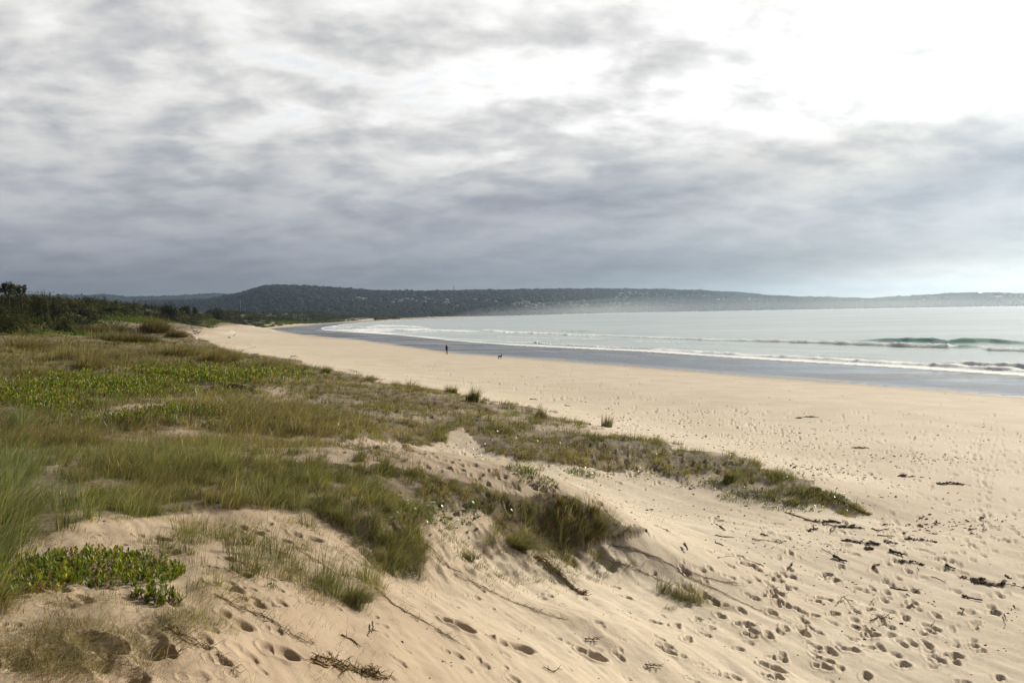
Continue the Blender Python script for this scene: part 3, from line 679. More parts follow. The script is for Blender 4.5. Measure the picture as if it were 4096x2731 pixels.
# -------- the grass cover
parts = []
def cover(nt, th0, th1, r0, r1, pw, hgt, wd, types, region=None, nb=30, trad=.09, lean=(.3, 1.2), wind=(1.75, .7), excl=None, clump=1.2, thr=(.30, .55), dens=None):
    """tufts of blades; types: list of (weight, colour names, colour weights, tip, height factor)"""
    x, y, r = polar_pts(nt, th0, th1, r0, r1, pw); z = ground_z(x, y); X, Y = proj(x, y, z)
    if region is not None:
        k0 = region(X, Y, x, y); x, y, z, r, X, Y = (q[k0] for q in (x, y, z, r, X, Y))
    d = (veg_density(X, Y, x, y) if dens is None else dens(X, Y, x, y)) * sstep(thr[0], thr[1], fbm(x / clump, y / clump, 3, 90))
    if excl is not None: d = d * (1 - excl(X, Y))
    kp = rng.uniform(0, 1, len(x)) < d; x, y, z, r = (q[kp] for q in (x, y, z, r)); n = len(x)
    if n == 0: return
    wts = np.array([q[0] for q in types], float)
    # the kind of tuft changes from place to place
    reg = np.stack([fbm(x / 3.0, y / 3.0, 3, 200 + i * 7) ** 3 for i in range(len(types))], 1) * wts
    ty = np.array([rng.choice(len(types), p=q / q.sum()) for q in reg])
    big = fbm(x / 2.6, y / 2.6, 3, 91); hs = hgt * rng.lognormal(0, .30, n) * (.5 + 1.0 * big)
    bright = rng.uniform(.45, 1.35, n) * (.75 + .5 * fbm(x / 4, y / 4, 3, 92)); waz = rng.normal(wind[0], wind[1] * .6, n) + (fbm(x / 3, y / 3, 2, 93) - .5) * 1.6; wst = rng.uniform(.2, 1.0, n)
    for ti, (_, names, cw, tip, hf) in enumerate(types):
        m0 = np.nonzero(ty == ti)[0]
        if not len(m0): continue
        cnt = rng.poisson(nb * hs[m0] / hgt * .8 + 3); i = np.repeat(m0, cnt); m_ = len(i)
        a = rng.uniform(0, 6.28, m_); q = np.sqrt(rng.uniform(0, 1, m_)) * trad * (hs[i] / hgt) ** .7 * rng.uniform(.5, 1.4, m_)
        bx = x[i] + q * np.sin(a); by = y[i] + q * np.cos(a); bz = ground_z(bx, by) - .015
        sp = rng.uniform(.15, .75, m_); vx = np.sin(a) * sp + np.sin(waz[i]) * wst[i]; vy = np.cos(a) * sp + np.cos(waz[i]) * wst[i]
        h = hs[i] * hf * rng.uniform(.35, 1.15, m_); ln = np.hypot(vx, vy) * rng.uniform(lean[0], lean[1], m_)
        col = pick(m_, names, cw, .15) * bright[i][:, None]
        dead = rng.uniform(0, 1, m_) < .13; col[dead] = PAL['straw'] * rng.uniform(.5, 1.15, (int(dead.sum()), 1))
        tc = col * .5 + PAL[tip] * .62 * rng.uniform(.4, 1.3, (m_, 1)); col = col * 1.15
        parts.append(blades(bx, by, bz, h, np.maximum(wd, r[i] / 820 * .36) * rng.uniform(.6, 1.3, m_), ln, np.arctan2(vx, vy), col, tipcol=tc))
T_FLAT = [(3.5, ['olive','green','yel','lime'], [3,2,1,1], 'straw', 1), (2.5, ['dry','straw','olive'], [3,2,2], 'straw', .9), (1.2, ['dark','olive','brown'], [3,3,1], 'dry', 1.1), (.8, ['brown','dry'], [2,2], 'dry', .8)]
T_PLAT = [(3, ['olive','green','dry'], [4,1.5,1], 'straw', .9), (1.6, ['straw','dry','olive'], [2,2,1.5], 'straw', 1.2), (3, ['brown','dark','olive','dry'], [2,1.5,2,1.5], 'dry', 1.2), (1.0, ['blue','olive'], [2,2], 'straw', 1.2)]
T_RIDGE = [(3, ['green','olive','dark','straw'], [3,3,1.5,.7], 'straw', 1), (1.3, ['dark','olive'], [2,2], 'olive', 1.0), (1.6, ['olive','straw','dry'], [2,2,1.5], 'straw', .9), (1.0, ['blue','green'], [2,2], 'straw', 1.1), (.7, ['dry','brown'], [3,2], 'dry', .8)]
T_TALL = [(3, ['blue','olive','green','straw'], [3,2,2,.8], 'blue', 1), (2, ['green','lime','olive'], [3,1.5,2], 'lime', 1.05), (1.3, ['straw','dry','olive'], [3,2,2], 'straw', 1), (1.2, ['dark','olive'], [3,2], 'olive', .9)]
LEAFY = [(80,1592,230,36,.95),(420,1552,300,44,1.0),(760,1512,260,38,1.0),(1010,1505,180,24,.9),(560,1672,280,26,.95),(820,1698,200,16,.6),(230,1640,160,22,.5),(430,2300,330,100,.8)]
ex = lambda X, Y: np.minimum(1, ell(X, Y, LEAFY) * 1.1) * .80
TALL = lambda X, Y, x, y: in_poly(VEG_TALL, X, Y)
RIDGE = lambda X, Y, x, y: (in_poly(VEG_RIDGE, X, Y) | (Y > 1800)) & ((Y < 2400) | (X > 1100)) & ~in_poly(VEG_TALL, X, Y)
SEAW = lambda X, Y, x, y: (X > 1250 + rng.normal(0, 200, len(X))) & (Y < 2080)
PLAT = lambda X, Y, x, y: (X <= 1250 + rng.normal(0, 200, len(X))) & (Y < 1790)
cover(30000, -.62, .42, 20, 75, 2.0, .22, .006, T_FLAT, SEAW, nb=15, trad=.13, clump=1.0)
cover(38000, -.66, -.08, 15, 150, 1.8, .29, .007, T_PLAT, PLAT, nb=17, trad=.16, lean=(.5, 1.7), excl=ex, clump=1.6)
cover(14000, -.66, -.12, 60, 520, 1.5, .40, .02, T_PLAT, lambda X, Y, x, y: (Y < 1480), nb=16, trad=.5, lean=(.6, 1.8), clump=4, excl=ex)
cover(26000, -.66, .22, 6.5, 20, 1.6, .25, .0045, T_RIDGE, RIDGE, nb=30, trad=.075, lean=(.4, 1.6), wind=(1.75, .6), excl=lambda X, Y: ell(X, Y, LEAFY[-1:]) * .5, clump=.7, thr=(.28, .50))
cover(26000, -.66, -.15, 4.4, 9.5, 1.3, .13, .004, [(2, ['straw','dry','olive'], [3,2,1], 'straw', 1), (1, ['olive','green','dry'], [2,1,2], 'straw', 1)], lambda X, Y, x, y: (Y > 2380) & (X < 1150), nb=9, trad=.08, lean=(.8, 3.0), wind=(1.8, 2.0), clump=.45, thr=(.30, .55))
cover(5200, -.30, .16, 9, 20, 1.5, .11, .0042, [(2.2, ['brown','dry','olive'], [3,2,1], 'dry', 1), (1, ['dark','green','olive'], [2,2,2], 'olive', 1.6)], lambda X, Y, x, y: in_poly(BANK, X, Y), nb=16, trad=.06, lean=(.8, 2.4), wind=(2.5, .5), clump=.3, thr=(.38, .60), dens=lambda X, Y, x, y: .55 + 0 * X)
cover(15000, -.62, -.12, 6.5, 13, 1.3, .10, .004, [(2, ['straw','dry','olive'], [3,2,1.5], 'straw', 1)], lambda X, Y, x, y: (Y > 2070) & (Y < 2420) & (X < 1350), nb=8, trad=.06, lean=(.8, 3.0), wind=(1.8, 1.5), clump=.5, thr=(.46, .64), dens=lambda X, Y, x, y: .30 + 0 * X)
cover(1500, -.22, -.02, 17, 32, 1.5, .12, .006, [(1, ['brown','dry','olive'], [3,2,1], 'dry', 1)], lambda X, Y, x, y: in_poly(SCARP, X, Y), nb=16, trad=.08, lean=(.8, 2.4), wind=(2.8, .5), clump=.3, thr=(.35, .6), dens=lambda X, Y, x, y: .6 + 0 * X)
cover(4600, -.80, -.30, 4.3, 26, 1.5, .44, .0060, T_TALL, TALL, nb=30, trad=.085, lean=(.35, 1.5), clump=.6, thr=(.28, .50))
# loose dry stalks and single shoots on the open sand
x, y, r = polar_pts(16000, -.64, .35, 4.5, 24, 1.6); z = ground_z(x, y); X, Y = proj(x, y, z)
k0 = ((X < 1500) & (Y > 2030)) | ((X > 900) & (X < 2700) & (Y > 1950) & (Y < 2400)) | ((Y > 1700) & (Y < 1900) & (X < 1900))
k0 &= fbm(x / .5, y / .5, 2, 95) > .48; x, y, z, r = x[k0], y[k0], z[k0], r[k0]; n = len(x)
parts.append(blades(x, y, z - .01, rng.uniform(.05, .16, n), np.maximum(.003, r / 820 * .4), rng.uniform(.5, 3.2, n), rng.uniform(0, 6.28, n), pick(n, ['straw', 'dry', 'olive', 'brown'], [3, 3, 1, 1]), tipcol=pick(n, ['straw', 'dry'], [1, 1])))
V_, F_, C_ = merge(parts); print('grass tris', len(F_))
g_ = mesh_np('dune_grass', V_, F_, M_grass, cols=C_); tag(g_, kind='stuff')

# -------- leafy shoots: rosettes of thick upright leaves
def leaves(x, y, z, L, W, tilt, az, col):
    """pointed oval leaves, two folded halves each, base at x,y,z"""
    n = len(x); d = np.stack([np.sin(az) * np.sin(tilt), np.cos(az) * np.sin(tilt), np.cos(tilt)], -1)
    s = np.stack([np.cos(az), -np.sin(az), np.zeros(n)], -1); nr = np.cross(d, s)
    P0 = np.stack([x, y, z], -1); L = L[:, None]; W = W[:, None]
    pts = [P0, P0 + d * L * .35 + s * W * .42 + nr * W * .12, P0 + d * L * .72 + s * W * .46 + nr * W * .14, P0 + d * L - nr * W * .05, P0 + d * L * .72 - s * W * .46 + nr * W * .14, P0 + d * L * .35 - s * W * .42 + nr * W * .12, P0 + d * L * .5]
    V_ = np.stack(pts, 1); f = np.array([(0, 1, 6), (1, 2, 6), (2, 3, 6), (3, 4, 6), (4, 5, 6), (5, 0, 6)])
    F_ = (np.arange(n)[:, None, None] * 7 + f[None]).reshape(-1, 3); C_ = np.repeat(col, 7, 0)
    return V_.reshape(-1, 3), F_, C_
def shoots(x, y, z, h, nl, L, W, col, spread=.75):
    n = len(x); i = np.repeat(np.arange(n), nl); k_ = np.tile(np.arange(nl), n); m_ = len(i)
    az = k_ * 2.4 + rng.uniform(0, 6.28, n)[i] + rng.normal(0, .2, m_); u = k_ / nl
    leanx = rng.normal(0, .15, n); leany = rng.normal(0, .15, n)
    zz = z[i] + h[i] * (.25 + .75 * u); xx = x[i] + leanx[i] * h[i] * u; yy = y[i] + leany[i] * h[i] * u
    tilt = np.clip(spread * (1.25 - .85 * u) + rng.normal(0, .15, m_), .05, 1.5)
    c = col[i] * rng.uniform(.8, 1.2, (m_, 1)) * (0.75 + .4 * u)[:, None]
    return leaves(xx, yy, zz, L[i] * rng.uniform(.75, 1.15, m_), W[i] * rng.uniform(.8, 1.2, m_), tilt, az, c)
LG = [np.array(q) for q in [(.19,.235,.014),(.26,.28,.02),(.095,.145,.014),(.34,.28,.03),(.13,.19,.04)]]
def lcol(n, w_=(4, 3, 3, .8, 2)):
    w_ = np.array(w_) / sum(w_); c_ = np.array(LG)[rng.choice(5, n, p=w_)] * rng.uniform(.55, 1.15, (n, 1)); dd_ = rng.uniform(0, 1, n) < .07; c_[dd_] = (.20, .13, .05); return c_
x, y, r = polar_pts(85000, -.66, -.14, 13, 70, 1.8); z = ground_z(x, y); X, Y = proj(x, y, z)
d = ell(X + (fbm(x, y, 2, 3) - .5) * 160, Y + (fbm(x, y, 2, 4) - .5) * 46, LEAFY[:-1]) * sstep(.26, .42, fbm(x / 2.2, y / 2.2, 3, 197)) * sstep(.2, .5, fbm(x / .8, y / .8, 3, 97)) * 1.2
kp = (rng.uniform(0, 1, len(x)) < d) & (Y < 1760); x, y, z, r = x[kp], y[kp], z[kp], r[kp]; n = len(x)
V_, F_, C_ = shoots(x, y, z - .01, rng.uniform(.10, .38, n) * (.6 + .8 * fbm(x / 1.5, y / 1.5, 2, 198)), 7, np.maximum(.085, r / 820 * 2.3), np.maximum(.035, r / 820 * 1.0), lcol(n)); print('leafy', len(F_))
o = mesh_np('leafy_ground_cover', V_, F_, M_leaf, cols=C_); tag(o, kind='stuff')

# -------- small round leaves lying among the grass and down the bank (countless)
def discs(x, y, z, R, tilt, az, col):
    n = len(x); a = np.arange(7) / 7 * 2 * math.pi
    nrm = np.stack([np.sin(az) * np.sin(tilt), np.cos(az) * np.sin(tilt), np.cos(tilt)], -1)
    s = np.stack([np.cos(az), -np.sin(az), np.zeros(n)], -1); d = np.cross(nrm, s)
    P0 = np.stack([x, y, z], -1)
    ring = P0[:, None] + R[:, None, None] * (np.cos(a)[None, :, None] * s[:, None] + np.sin(a)[None, :, None] * d[:, None]) + nrm[:, None] * (R * .18)[:, None, None]
    V_ = np.concatenate([P0[:, None], ring], 1); f = np.array([(0, k_ + 1, (k_ + 1) % 7 + 1) for k_ in range(7)])
    return V_.reshape(-1, 3), (np.arange(n)[:, None, None] * 8 + f[None]).reshape(-1, 3), np.repeat(col, 8, 0)
PW = [(1760,2060,150,55,1.0),(1880,2080,60,60,.8),(1990,2050,60,25,.6),(1640,2030,60,30,.7)]
PW2 = [(1950,1800,260,50,.8),(2100,1750,200,35,.8),(2500,1870,330,50,.7),(1450,1690,260,45,.6),(2850,1930,280,40,.6),(2250,1780,300,40,.5),(1550,1760,160,30,.6),(2700,1850,250,40,.5),(900,1560,150,12,.9),(3300,2020,150,40,.4),(2150,1870,350,22,.35)]
pt = []
x, y, r = polar_pts(5200, -.2, .1, 11, 20, 1.5); z = ground_z(x, y); X, Y = proj(x, y, z); kp = rng.uniform(0, 1, len(x)) < ell(X, Y, PW) * 1.1
x, y, z, r = x[kp], y[kp], z[kp], r[kp]; n = len(x)
pt.append(discs(x, y, z + rng.uniform(.03, .17, n), rng.uniform(.016, .038, n), rng.uniform(.1, .9, n), rng.uniform(0, 6.28, n), np.array([.10, .16, .05]) * rng.uniform(.7, 1.3, (n, 1))))
x, y, r = polar_pts(26000, -.36, .42, 20, 70, 2.0); z = ground_z(x, y); X, Y = proj(x, y, z)
kp = (rng.uniform(0, 1, len(x)) < ell(X, Y, PW2) * sstep(.4, .65, fbm(x / .7, y / .7, 2, 98))) ; x, y, z, r = x[kp], y[kp], z[kp], r[kp]; n = len(x)
yc = np.where(rng.uniform(0, 1, (n, 1)) < .35, np.array([.42, .36, .03]), np.array([.16, .19, .04]))
pt.append(discs(x, y, z + rng.uniform(.03, .14, n), rng.uniform(.022, .042, n), rng.uniform(.2, 1.3, n), rng.uniform(0, 6.28, n), yc * rng.uniform(.8, 1.2, (n, 1))))
V_, F_, C_ = merge(pt); M_disc = leaf_mat('waxy_leaf', .40, .3, .5)
o = mesh_np('pennywort', V_, F_, M_disc, cols=C_); tag(o, kind='stuff')

# -------- single plants
def plant(name, X, Y, mk, mats, label, cat, group=None, dz=-.02, dist=None):
    g = at_ground(X, Y); e = empty(name, (g[0], g[1], g[2] + dz), label, cat, group)
    for pn, (V_, F_, C_), m_ in zip(mk[0], mk[1], mats): mesh_np(pn, V_, F_, m_, cols=C_, parent=e)
    return e
def tussock_mesh(n, h, sp, lean, wd, names, wts, tip='straw', azm=1.6, base=.45):
    a = rng.uniform(0, 6.28, n); q = sp * np.sqrt(rng.uniform(0, 1, n)) * base; ns_ = 6; si = rng.integers(0, ns_, n); ox = rng.normal(0, .34 * sp, ns_); oy = rng.normal(0, .34 * sp, ns_); q = q * .7; x = q * np.sin(a) + ox[si]; y = q * np.cos(a) + oy[si]; sh_ = rng.uniform(.5, 1.1, ns_)[si]; sz_ = rng.normal(0, .5, ns_)[si]
    az = a + rng.normal(0, .5, n) + sz_ * .6; vx = np.sin(az) * .8 + lean * math.sin(azm); vy = np.cos(az) * .8 + lean * math.cos(azm)
    hh = h * rng.uniform(.22, 1.12, n) * (1 - .5 * q / sp - .45 * (base > .5) * (q / sp) ** 2) * sh_; col = pick(n, names, wts) * rng.uniform(.6, 1.3, ns_)[si][:, None]
    return blades(x, y, np.zeros(n), hh, wd * rng.uniform(.7, 1.2, n), np.hypot(vx, vy) * sp / h * rng.uniform(.2, 1.5, n), np.arctan2(vx, vy), col, tipcol=col * .5 + PAL[tip] * .5)
GT = 'upright grass tussocks along the seaward dune edge'
for (X, Y, px_h, px_w, ln, nb, lab) in [
    (1895, 1607, 72, 62, .5, 900, 'tallest dark green tussock on the dune edge, in line below the walking person'),
    (1802, 1572, 46, 54, .2, 500, 'low olive tussock just left of the tallest dark tussock on the dune edge'),
    (2166, 1672, 56, 36, .3, 450, 'narrow olive brown tussock on the dune edge below the black dog'),
    (2432, 1708, 56, 46, .9, 500, 'green tussock bent over to the right above the open beach sand'),
    (2905, 1922, 64, 84, .8, 600, 'rounded green tussock on the bare sand near the seaward tip of the dune'),
    (1300, 1492, 40, 40, .4, 350, 'small brown tussock furthest left along the grassy dune rim above the beach'),
    (1478, 1520, 34, 60, .3, 350, 'low spreading tussock on the dune rim left of the dark upright one')]:
    g = at_ground(X, Y)
    r_ = math.hypot(g[0], g[1]); h_ = px_h / F * r_ * 1.12; s_ = px_w / F * r_ * .62
    T = tussock_mesh(nb, h_, s_, ln, max(.006, r_ / 820 * .4), ['dark', 'green', 'olive', 'brown'], [3, 3, 2, 1] if px_h > 60 else [1.5, 1, 4, 2])
    e = empty('grass_tussock', (g[0], g[1], g[2] - .03), lab, 'grass tussock', GT)
    mesh_np('blades', *T[:2], M_grass, cols=T[2], parent=e)
WT_ = 'wind bent tussocks on the dune plateau'
for (X, Y, px_h, px_w, ln, cols_, lab) in [
    (610, 1330, 62, 100, .9, 0, 'dark brown wind bent tussock nearest the left end of the beach sand'),
    (700, 1350, 40, 60, 1.0, 0, 'low brown tussock sloping down towards the beach behind the dark one'),
    (480, 1365, 60, 130, .9, 1, 'broad straw and brown tussock in the middle of the grassy plateau'),
    (410, 1325, 50, 110, .9, 0, 'dark tussock behind the broad straw one, close to the green scrub'),
    (540, 1372, 46, 90, .8, 0, 'dark tussock right of the broad straw one on the plateau'),
    (840, 1452, 72, 90, 1.1, 1, 'tall olive tussock leaning right just behind the bright green leafy patch'),
    (890, 1445, 60, 60, .9, 0, 'dark brown tussock right behind the leafy patch, below the beach corner'),
    (290, 1432, 84, 190, 1.2, 2, 'long pale straw tussock combed over by the wind, left of centre of the plateau'),
    (110, 1402, 64, 130, 1.0, 2, 'pale straw tussock near the left edge of the picture'),
    (190, 1325, 50, 190, .9, 0, 'long dark brown tussock bank below the left shrubs'),
    (380, 1466, 60, 110, .9, 1, 'olive brown tussock right above the left part of the leafy patch'),
    (140, 1500, 60, 110, .9, 2, 'whitish tussock at the left just above the leafy patch'),
    (700, 1420, 56, 110, .8, 1, 'mid brown tussock between the leafy patch and the beach corner')]:
    g = at_ground(X, Y); r_ = math.hypot(g[0], g[1]); h_ = px_h / F * r_ * 1.0; s_ = px_w / F * r_ * .55
    nm = [(['brown', 'dark', 'olive', 'dry'], [3, 2, 2, 1]), (['olive', 'brown', 'straw', 'dry'], [3, 2, 1.2, 2]), (['straw', 'dry', 'olive', 'brown'], [3, 2, 2, 1])][cols_]
    T = tussock_mesh(1700, h_ * 1.45, s_ * 1.2, ln * .8, base=.95, wd=max(.008, r_ / 820 * .45), names=nm[0], wts=nm[1], tip='dry' if cols_ == 0 else 'straw')
    e = empty('grass_tussock', (g[0], g[1], g[2] - .05), lab, 'grass tussock', WT_)
    mesh_np('blades', *T[:2], M_grass, cols=T[2], parent=e)

# tube along points
def tube(pts, rad, nseg=6, col=(.2, .14, .08)):
    pts = np.array(pts, float); rad = np.broadcast_to(rad, len(pts)); n = len(pts)
    d = np.gradient(pts, axis=0); d /= np.linalg.norm(d, axis=1, keepdims=True) + 1e-9
    up = np.where(np.abs(d[:, 2:3]) > .9, np.array([[1., 0, 0]]), np.array([[0, 0, 1.]])); s = np.cross(d, up); s /= np.linalg.norm(s, axis=1, keepdims=True) + 1e-9; q = np.cross(s, d)
    a = np.arange(nseg) / nseg * 2 * math.pi
    V_ = pts[:, None] + rad[:, None, None] * (np.cos(a)[None, :, None] * s[:, None] + np.sin(a)[None, :, None] * q[:, None])
    V_ = np.vstack([V_.reshape(-1, 3), pts[:1], pts[-1:]]); i = np.arange(n * nseg).reshape(n, nseg); j = np.roll(i, -1, 1)
    A_, B_, C__, D_ = i[:-1].ravel(), j[:-1].ravel(), j[1:].ravel(), i[1:].ravel()
    f = np.vstack([np.stack([A_, B_, C__], 1), np.stack([A_, C__, D_], 1), np.stack([i[0], np.full(nseg, n * nseg), j[0]], 1), np.stack([i[-1], j[-1], np.full(nseg, n * nseg + 1)], 1)])
    return V_, f, np.tile(np.array(col, float), (len(V_), 1))

# the fleshy leaved shrubs at lower left, and the two small salt plants on the sand
def leafy_plant(X, Y, ax, ay, ns, L, label, name='leafy_shrub', cat='shrub', cw=(4, 3, 3, .8, 2), hmul=1.0, group=None):
    g = at_ground(X, Y); r_ = math.hypot(g[0], g[1]); e = empty(name, (g[0], g[1], g[2]), label, cat, group)
    wx = ax / F * r_; wy = ay / F * r_ * r_ / (H - g[2] + .01)
    a = rng.uniform(0, 6.28, ns); q = np.sqrt(rng.uniform(0, 1, ns)); lx = wx * q * np.cos(a); ly = wy * q * np.sin(a)
    gz = ground_z(g[0] + lx, g[1] + ly) - g[2]; h_ = rng.uniform(.3, 1.15, ns) * L * 3.4 * hmul * (1.15 - .6 * q) * (.5 + fbm(lx * 4 + 9, ly * 4, 2, 5))
    V_, F_, C_ = shoots(lx, ly, gz - .01, h_, 9, np.full(ns, L), np.full(ns, L * .42), lcol(ns, cw))
    st = [(V_, F_, C_)]
    for k_ in range(0, ns, max(1, ns // 60)):
        st.append(tube([(lx[k_] * .9, ly[k_] * .9, gz[k_] - .02), (lx[k_], ly[k_], gz[k_] + h_[k_] * .5), (lx[k_] * 1.01, ly[k_] * 1.01, gz[k_] + h_[k_])], [.004, .003, .002], 5, (.12, .13, .04)))
    V_, F_, C_ = merge(st); mesh_np('foliage', V_, F_, M_leaf, cols=C_, parent=e); return e
leafy_plant(440, 2285, 240, 78, 330, .043, 'bright green shrub of thick upright leaves on the sand at lower left')
leafy_plant(90, 2320, 170, 95, 260, .048, 'leafy green shrub half buried in tall grass at the left edge')
leafy_plant(620, 2400, 90, 24, 40, .042, 'short trailing tip of green leaves reaching down the sand below the bright shrub')
leafy_plant(370, 2010, 60, 25, 18, .06, 'small leafy shoot poking out of the dark grass hollow', hmul=.8)
leafy_plant(2130, 1905, 105, 16, 230, .026, 'low green salt plant on bare sand left of its darker neighbour', 'salt_plant', 'plant', (1, 1, 4, .3, 4), 1.3, 'low salt plants on the open sand')
leafy_plant(2320, 1895, 62, 15, 200, .026, 'dense dark green salt plant on bare sand at the end of the row', 'salt_plant', 'plant', (1, .5, 5, .2, 4), 1.8, 'low salt plants on the open sand')
leafy_plant(2990, 1985, 120, 20, 330, .026, 'long bright green salt plant below the rounded tussock', 'salt_plant', 'plant', (3, 2, 4, .8, 3), 1.8, 'low salt plants on the open sand')
leafy_plant(3150, 2030, 95, 16, 160, .026, 'thin olive salt plant trailing right from the long bright one', 'salt_plant', 'plant', (2, 1, 4, .6, 3), 1.1, 'low salt plants on the open sand')
leafy_plant(3330, 1990, 55, 12, 110, .026, 'small green salt plant among dry runners at the dune tip', 'salt_plant', 'plant', (1, 1, 5, .3, 3), 1.1, 'low salt plants on the open sand')
# grass clumps standing alone on the slope
for (X, Y, px_h, px_w, ln, nb, lab) in [
    (1400, 2400, 110, 150, 1.4, 1100, 'bent green clump at the foot of the bank, lower centre'),
    (1560, 2250, 150, 190, 1.2, 1600, 'largest drooping clump hanging over the eroded bank'),
    (2080, 2190, 120, 180, 1.3, 1500, 'thick green clump at the right end of the ridge crest'),
    (1870, 2230, 70, 90, .8, 500, 'small torn clump with bare roots in the middle of the bank'),
    (2720, 2395, 60, 110, 1.5, 420, 'lone arched clump on bare sand right of the bank'),
    (2860, 2420, 50, 90, 1.4, 350, 'second arched clump just right of the lone one on bare sand'),
    (2680, 2440, 34, 70, 1.3, 160, 'sparse tuft below the lone arched clump')]:
    g = at_ground(X, Y); r_ = math.hypot(g[0], g[1]); h_ = px_h / F * r_; s_ = px_w / F * r_ * .6
    T = tussock_mesh(nb, h_, s_, ln, max(.0045, r_ / 820 * .35), ['green', 'olive', 'dark', 'straw', 'dry'], [3, 3, 2, 1.6, 1.2], azm=2.0)
    e = empty('grass_clump', (g[0], g[1], g[2] - .02), lab, 'grass clump', 'grass clumps on the sandy slope')
    mesh_np('blades', *T[:2], M_grass, cols=T[2], parent=e)
# ------------------------------------------------------------------ far forest on the hills
ICO = None
def ico():
    p_ = (1 + 5 ** .5) / 2
    v = np.array([(-1,p_,0),(1,p_,0),(-1,-p_,0),(1,-p_,0),(0,-1,p_),(0,1,p_),(0,-1,-p_),(0,1,-p_),(p_,0,-1),(p_,0,1),(-p_,0,-1),(-p_,0,1)], float)
    v /= np.linalg.norm(v[0])
    f = np.array([(0,11,5),(0,5,1),(0,1,7),(0,7,10),(0,10,11),(1,5,9),(5,11,4),(11,10,2),(10,7,6),(7,1,8),(3,9,4),(3,4,2),(3,2,6),(3,6,8),(3,8,9),(4,9,5),(2,4,11),(6,2,10),(8,6,7),(9,8,1)])
    return v, f
IV, IF = ico()
def blobs(x, y, z, rx, rz, col):
    n = len(x); j = rng.uniform(.72, 1.25, (n, 12, 1)); a = rng.uniform(0, 6.28, n); c, s_ = np.cos(a)[:, None], np.sin(a)[:, None]
    v = IV[None] * j; vx = v[..., 0] * c - v[..., 1] * s_; vy = v[..., 0] * s_ + v[..., 1] * c
    V_ = np.stack([x[:, None] + vx * rx[:, None], y[:, None] + vy * rx[:, None], z[:, None] + v[..., 2] * rz[:, None]], -1)
    return V_.reshape(-1, 3), (np.arange(n)[:, None, None] * 12 + IF[None]).reshape(-1, 3), np.repeat(col, 12, 0)
def hill_at(hd, X, s):
    i = np.clip((np.interp(X, hd['XX'], np.arange(len(hd['XX'])))).astype(int), 0, len(hd['XX']) - 1)
    j = s * 45; j0 = np.clip(j.astype(int), 0, hd['x'].shape[1] - 2); f = j - j0
    g = lambda k_: hd[k_][i, j0] * (1 - f) + hd[k_][i, j0 + 1] * f
    return g('x'), g('y'), g('z')
HOUSES = [  # photo px x, y, size, cluster
 (1437,1194,1.1,0),(1452,1198,.9,0),(1462,1196,.8,0),
 (1573,1215,1.0,1),(1600,1208,.9,1),(1612,1203,.9,1),(1632,1199,1.1,1),(1650,1202,.9,1),(1668,1205,.8,1),
 (1706,1197,1.0,2),(1716,1198,.8,2),(1702,1211,.8,2),(1744,1210,.8,2),(1788,1207,1.2,2),(1800,1212,.9,2),(1783,1216,1.0,2),(1836,1226,.9,2),(1862,1219,.7,2),(1905,1201,1.1,2),(1950,1205,.7,2),(1985,1208,.8,2),
 (2054,1221,.9,3),(2068,1215,1.0,3),(2088,1217,.9,3),(2100,1211,1.0,3),(2115,1214,.9,3),(2125,1221,1.0,3),(2142,1225,.8,3),(2155,1217,.9,3),(2170,1223,.9,3),(2110,1229,1.1,3),(2235,1217,.8,3),(2250,1220,.8,3),(2285,1217,1.0,3),(2300,1222,1.1,3),(2330,1226,.8,3),(2350,1222,.8,3),
 (2469,1192,1.0,4),(2478,1185,1.1,4),(2483,1179,1.3,4),(2488,1175,1.0,4),(2500,1184,1.1,4),(2510,1190,.9,4),(2515,1176,1.3,4),(2523,1178,1.0,4),(2549,1173,1.0,4),(2560,1177,.9,4),(2575,1179,.9,4),(2590,1176,.9,4),(2595,1182,.8,4),(2630,1181,1.0,4),(2645,1183,.8,4),(2665,1180,.9,4),
 (2460,1216,.9,5),(2485,1214,.8,5),(2500,1219,1.0,5),(2515,1215,.9,5),(2478,1224,.8,5),(2543,1222,.7,5),
 (2705,1179,.8,6),(2755,1182,.8,6),(2820,1185,.8,6),(2880,1200,1.2,6),(2900,1198,.8,6),(2945,1203,.8,6),(3000,1200,.8,6),
 (3455,1206,.9,7),(3700,1203,.8,7),(3738,1190,.9,7),(3790,1193,.9,7),(3885,1191,.8,7),
 (3920,1180,1.5,8),(3993,1195,1.9,9),(4006,1189,.8,7),(4028,1178,.7,7),(4092,1187,2.6,10)]
hp = []
for X, Y, s_, c_ in HOUSES:
    best = None
    for S in np.linspace(0.02, 1.0, 120):
        x, y, z = hill_at(hA, np.array([float(X)]), np.array([S])); _, yy = proj(x, y, z)
        if best is None or abs(yy[0] - Y) < best[0]: best = (abs(yy[0] - Y), x[0], y[0], z[0])
    hp.append((best[1], best[2], best[3], s_, c_, X))
hx = np.array([q[0] for q in hp]); hy = np.array([q[1] for q in hp])
prt = []
